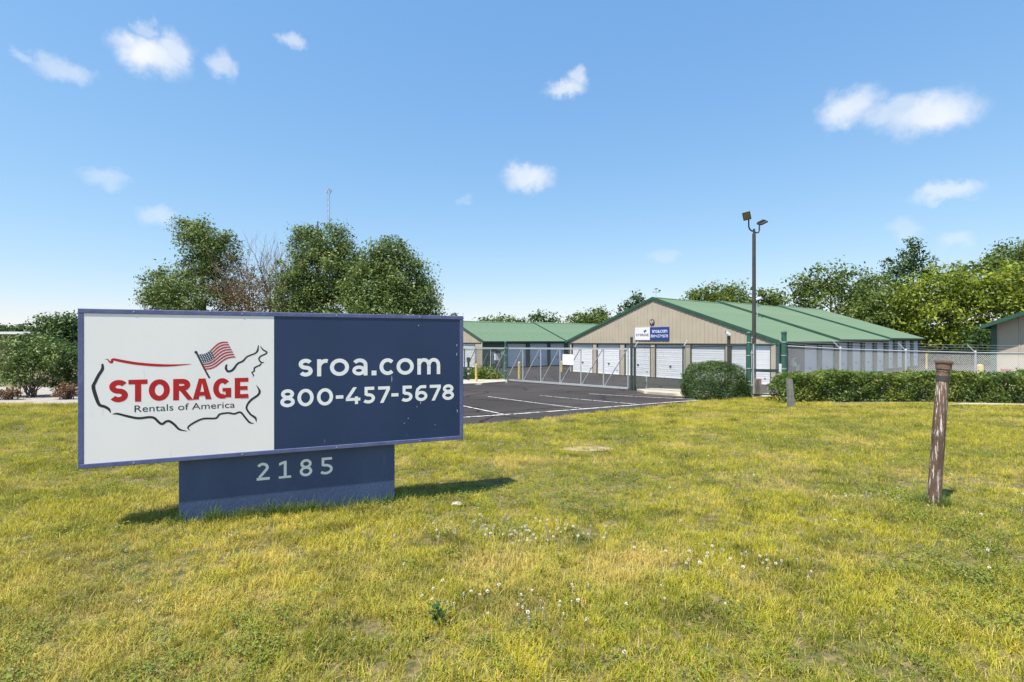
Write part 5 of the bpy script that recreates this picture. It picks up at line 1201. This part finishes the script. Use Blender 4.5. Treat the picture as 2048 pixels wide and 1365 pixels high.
def scatter(name, pts, protos, scale, r, label_kind='stuff', tilt=.12):
    n = len(pts); me = bpy.data.meshes.new(name); me.vertices.add(n); me.vertices.foreach_set('co', pts.astype(np.float32).ravel())
    rot = np.stack([r.normal(size=n) * tilt, r.normal(size=n) * tilt, r.random(n) * 6.283], 1).astype(np.float32)
    at_ = me.attributes.new('rot', 'FLOAT_VECTOR', 'POINT'); at_.data.foreach_set('vector', rot.ravel())
    at_ = me.attributes.new('scl', 'FLOAT', 'POINT'); at_.data.foreach_set('value', scale.astype(np.float32))
    at_ = me.attributes.new('idx', 'INT', 'POINT'); at_.data.foreach_set('value', r.integers(0, len(protos), n).astype(np.int32))
    o = tag(link(name, me), kind=label_kind)
    ng = bpy.data.node_groups.new(name, 'GeometryNodeTree'); ng.interface.new_socket('Geometry', in_out='INPUT', socket_type='NodeSocketGeometry'); ng.interface.new_socket('Geometry', in_out='OUTPUT', socket_type='NodeSocketGeometry')
    L = ng.links.new; gi = ng.nodes.new('NodeGroupInput'); go = ng.nodes.new('NodeGroupOutput'); ip = ng.nodes.new('GeometryNodeInstanceOnPoints'); gj = ng.nodes.new('GeometryNodeGeometryToInstance')
    for pr in reversed(protos):
        oi = ng.nodes.new('GeometryNodeObjectInfo'); oi.inputs['Object'].default_value = pr; L(oi.outputs['Geometry'], gj.inputs[0])
    def attr(nm, ty):
        a = ng.nodes.new('GeometryNodeInputNamedAttribute'); a.data_type = ty; a.inputs['Name'].default_value = nm; return a.outputs['Attribute']
    e2r = ng.nodes.new('FunctionNodeEulerToRotation'); L(attr('rot', 'FLOAT_VECTOR'), e2r.inputs[0])
    ip.inputs['Pick Instance'].default_value = True
    L(gi.outputs[0], ip.inputs['Points']); L(gj.outputs[0], ip.inputs['Instance']); L(e2r.outputs[0], ip.inputs['Rotation']); L(attr('scl', 'FLOAT'), ip.inputs['Scale']); L(attr('idx', 'INT'), ip.inputs['Instance Index'])
    L(ip.outputs[0], go.inputs[0]); md = o.modifiers.new('scatter', 'NODES'); md.node_group = ng; return o
def value_noise(x, y, sc, seed):
    rr = np.random.default_rng(seed).random((64, 64)); u, v = x * sc + 100, y * sc + 100; i, j = np.floor(u).astype(int), np.floor(v).astype(int); fu, fv = u - i, v - j
    fu, fv = fu * fu * (3 - 2 * fu), fv * fv * (3 - 2 * fv); w = lambda a, b: rr[a % 64, b % 64]
    return (w(i, j) * (1 - fu) + w(i + 1, j) * fu) * (1 - fv) + (w(i, j + 1) * (1 - fu) + w(i + 1, j + 1) * fu) * fv
def lawn():
    r = np.random.default_rng(21); pts = []
    for y0, y1, den in ((-2, 1.4, 330), (1.4, 3.2, 900), (3.2, 5, 640), (5, 7.5, 400), (7.5, 11, 330), (11, 19, 210)):
        xm = max(1.12 * y1 + 2.5, 6.1); n = int(den * (y1 - y0) * 2 * xm); x = r.uniform(-xm, xm, n); y = r.uniform(y0, y1, n); pts.append(np.stack([x, y], 1))
    P = np.concatenate(pts); x, y = P[:, 0], P[:, 1]
    ok = (~inside(ASPH, x, y) | (edist(ASPH, x, y) < .05)) & ~inside(BED, x, y) & ~inside([(8.9, 13.5), (12.5, 13.75), (26, 13.9), (40, 14), (45, 19.4), (18, 18.95), (9.45, 17.55), (9.2, 15)], x, y) & ~inside([(11.2, 12.95), (30, 13.0), (30, 13.85), (12.5, 13.72)], x, y)
    lx = (x - SP.x) * SU.x + (y - SP.y) * SU.y; ly = (x - SP.x) * SB.x + (y - SP.y) * SB.y
    ok &= ~((lx > pu0 - .01) & (lx < pu1 + .01) & (ly > PB - .012) & (ly < SD)); ok &= np.hypot(x - 3.88, y - 4.6) > .075
    ok &= ~((x < -9) & (y > 18.5)); dp = ground_px(1178, 899); ok &= (np.hypot((x - dp.x) / 1.5, y - dp.y) > .28) | (r.random(len(x)) < .3)
    bare = value_noise(x, y, 1.7, 5) * .6 + value_noise(x, y, 4.1, 6) * .4; ok &= r.random(len(x)) < np.clip((bare - .10) / .2, .55, 1)
    x, y = x[ok], y[ok]; z = G(x, y) - .004
    cl = value_noise(x, y, .55, 31) * .55 + value_noise(x, y, 1.6, 32) * .45; iscl = r.random(len(x)) < np.clip((cl - .5) / .4, .04, .2)
    hh = .62 + .4 * value_noise(x, y, .9, 8) + .3 * value_noise(x, y, 5, 9) + .16 * r.normal(size=len(x)); hh *= np.where(iscl, .8, 1); far = 1 + np.clip((y - 6) / 24, 0, .25)
    edge = edist(ASPH, x, y); hh *= np.where(edge < .2, 1.25, 1)
    tufts = [tuft('tuft', 21, .042, (.04, .05, .064)[k % 3], .0027, M['grass'], k, .3 + .16 * (k % 4)) for k in range(9)]
    scatter('lawn_grass', np.stack([x, y, z], 1), tufts, np.clip(hh, .45, 1.6) * far, r)
    # clover with white heads in soft patches
    k = iscl & (y < 11); X = x[k] + r.normal(size=k.sum()) * .04; Yc = y[k] + r.normal(size=k.sum()) * .04
    scatter('clover', np.stack([X, Yc, G(X, Yc) - .002], 1), [clover_patch('leaf_patch', 40 + i) for i in range(4)], .8 + .5 * r.random(len(X)), r)
    # flower heads: dense in the clover strip right of the pedestal, scattered elsewhere
    c1 = ground_px(1010, 1070); c2 = ground_px(1030, 1215); X = [r.normal(c1.x, .5, 120), r.normal(c2.x + .1, .35, 34), r.normal(ground_px(1450, 1130).x, .35, 34), r.normal(ground_px(1740, 1000).x, .3, 26)]
    Yc = [r.normal(c1.y, .16, 120), r.normal(c2.y, .12, 34), r.normal(ground_px(1450, 1130).y, .12, 34), r.normal(ground_px(1740, 1000).y, .12, 26)]
    pick = r.choice(np.flatnonzero(k), 420); X = np.concatenate(X + [x[pick]]); Yc = np.concatenate(Yc + [y[pick]])
    lx = (X - SP.x) * SU.x + (Yc - SP.y) * SU.y; ly = (X - SP.x) * SB.x + (Yc - SP.y) * SB.y; q = ~((lx > pu0 - .03) & (lx < pu1 + .03) & (ly > PB - .03) & (ly < SD)); X, Yc = X[q], Yc[q]
    scatter('clover_flowers', np.stack([X, Yc, G(X, Yc)], 1), [clover_head('flower_head', 50 + i) for i in range(3)], .85 + .5 * r.random(len(X)), r)
    # longer unmown grass round the pedestal and the post
    n = 330; u = r.uniform(pu0 - .05, pu1 + .1, n); v = PB - np.abs(r.normal(0, .035, n)) - .015; dens = r.random(n) < np.where((u > pu0 + .25) & (u < pu0 + 1.05), 1, .45); u, v = u[dens], v[dens]
    X = SP.x + SU.x * u + SB.x * v; Yc = SP.y + SU.y * u + SB.y * v; a = r.uniform(0, 6.28, 50); X = np.concatenate([X, 3.88 + .1 * np.cos(a)]); Yc = np.concatenate([Yc, 4.6 + .1 * np.sin(a)])
    scatter('long_grass', np.stack([X, Yc, G(X, Yc) - .004], 1), [tuft('long_tuft', 9, .03, .13, .0034, M['longgrass'], 60 + i, .5) for i in range(4)], .6 + .7 * r.random(len(X)), r)
    # dark broad-leaved weeds in the foreground
    for i, (px, py, s_, lab) in enumerate(((877, 1252, .85, 'dark broad-leaved weed alone in the foreground lawn'),)):
        p = ground_px(px, py); rnd = random.Random(80 + i); t = thing('weed', lab, 'weed', tuple(p)); mb = MB(); ms = MB()
        for k in range(24):
            a = rnd.uniform(0, 6.28); q = rnd.uniform(.01, .065) * s_; h = rnd.uniform(.03, .12) * s_; l = rnd.uniform(.025, .045) * s_; c = p + Vector((q * math.cos(a), q * math.sin(a), h)); d = Vector((math.cos(a), math.sin(a), rnd.uniform(-.2, .5))).normalized(); sdv = d.cross(Vector((0, 0, 1))).normalized() * l * .42
            mb.add([c, c + d * l * .5 + sdv, c + d * l * 1.1, c + d * l * .5 - sdv], [(0, 1, 2, 3)]); ms.tube([p + Vector((0, 0, -.01)), c], .0018, 4)
        inv = FR[t.name].inverted(); me = bpy.data.meshes.new('leaves'); me.from_pydata([inv @ Vector(v_) for v_ in mb.v], [], mb.f); me.materials.append(M['weed']); link('leaves', me, t); ms.build('stem', M['weed'], t)
    mb = MB(); sheet('dry_patch', [(dp.x - .42, dp.y - .05), (dp.x - .2, dp.y - .2), (dp.x + .15, dp.y - .22), (dp.x + .4, dp.y - .06), (dp.x + .3, dp.y + .17), (dp.x - .1, dp.y + .22), (dp.x - .36, dp.y + .12)], .15, .008, M['straw'])
M['longgrass'] = leafmat('long_grass_blade', [(.05, .11, .02, 1), (.10, .17, .03, 1), (.2, .24, .06, 1)], .35, 3)
M['weed'] = leafmat('weed_leaf', [(.03, .08, .02, 1), (.06, .13, .03, 1)], .25, 8)
lawn()
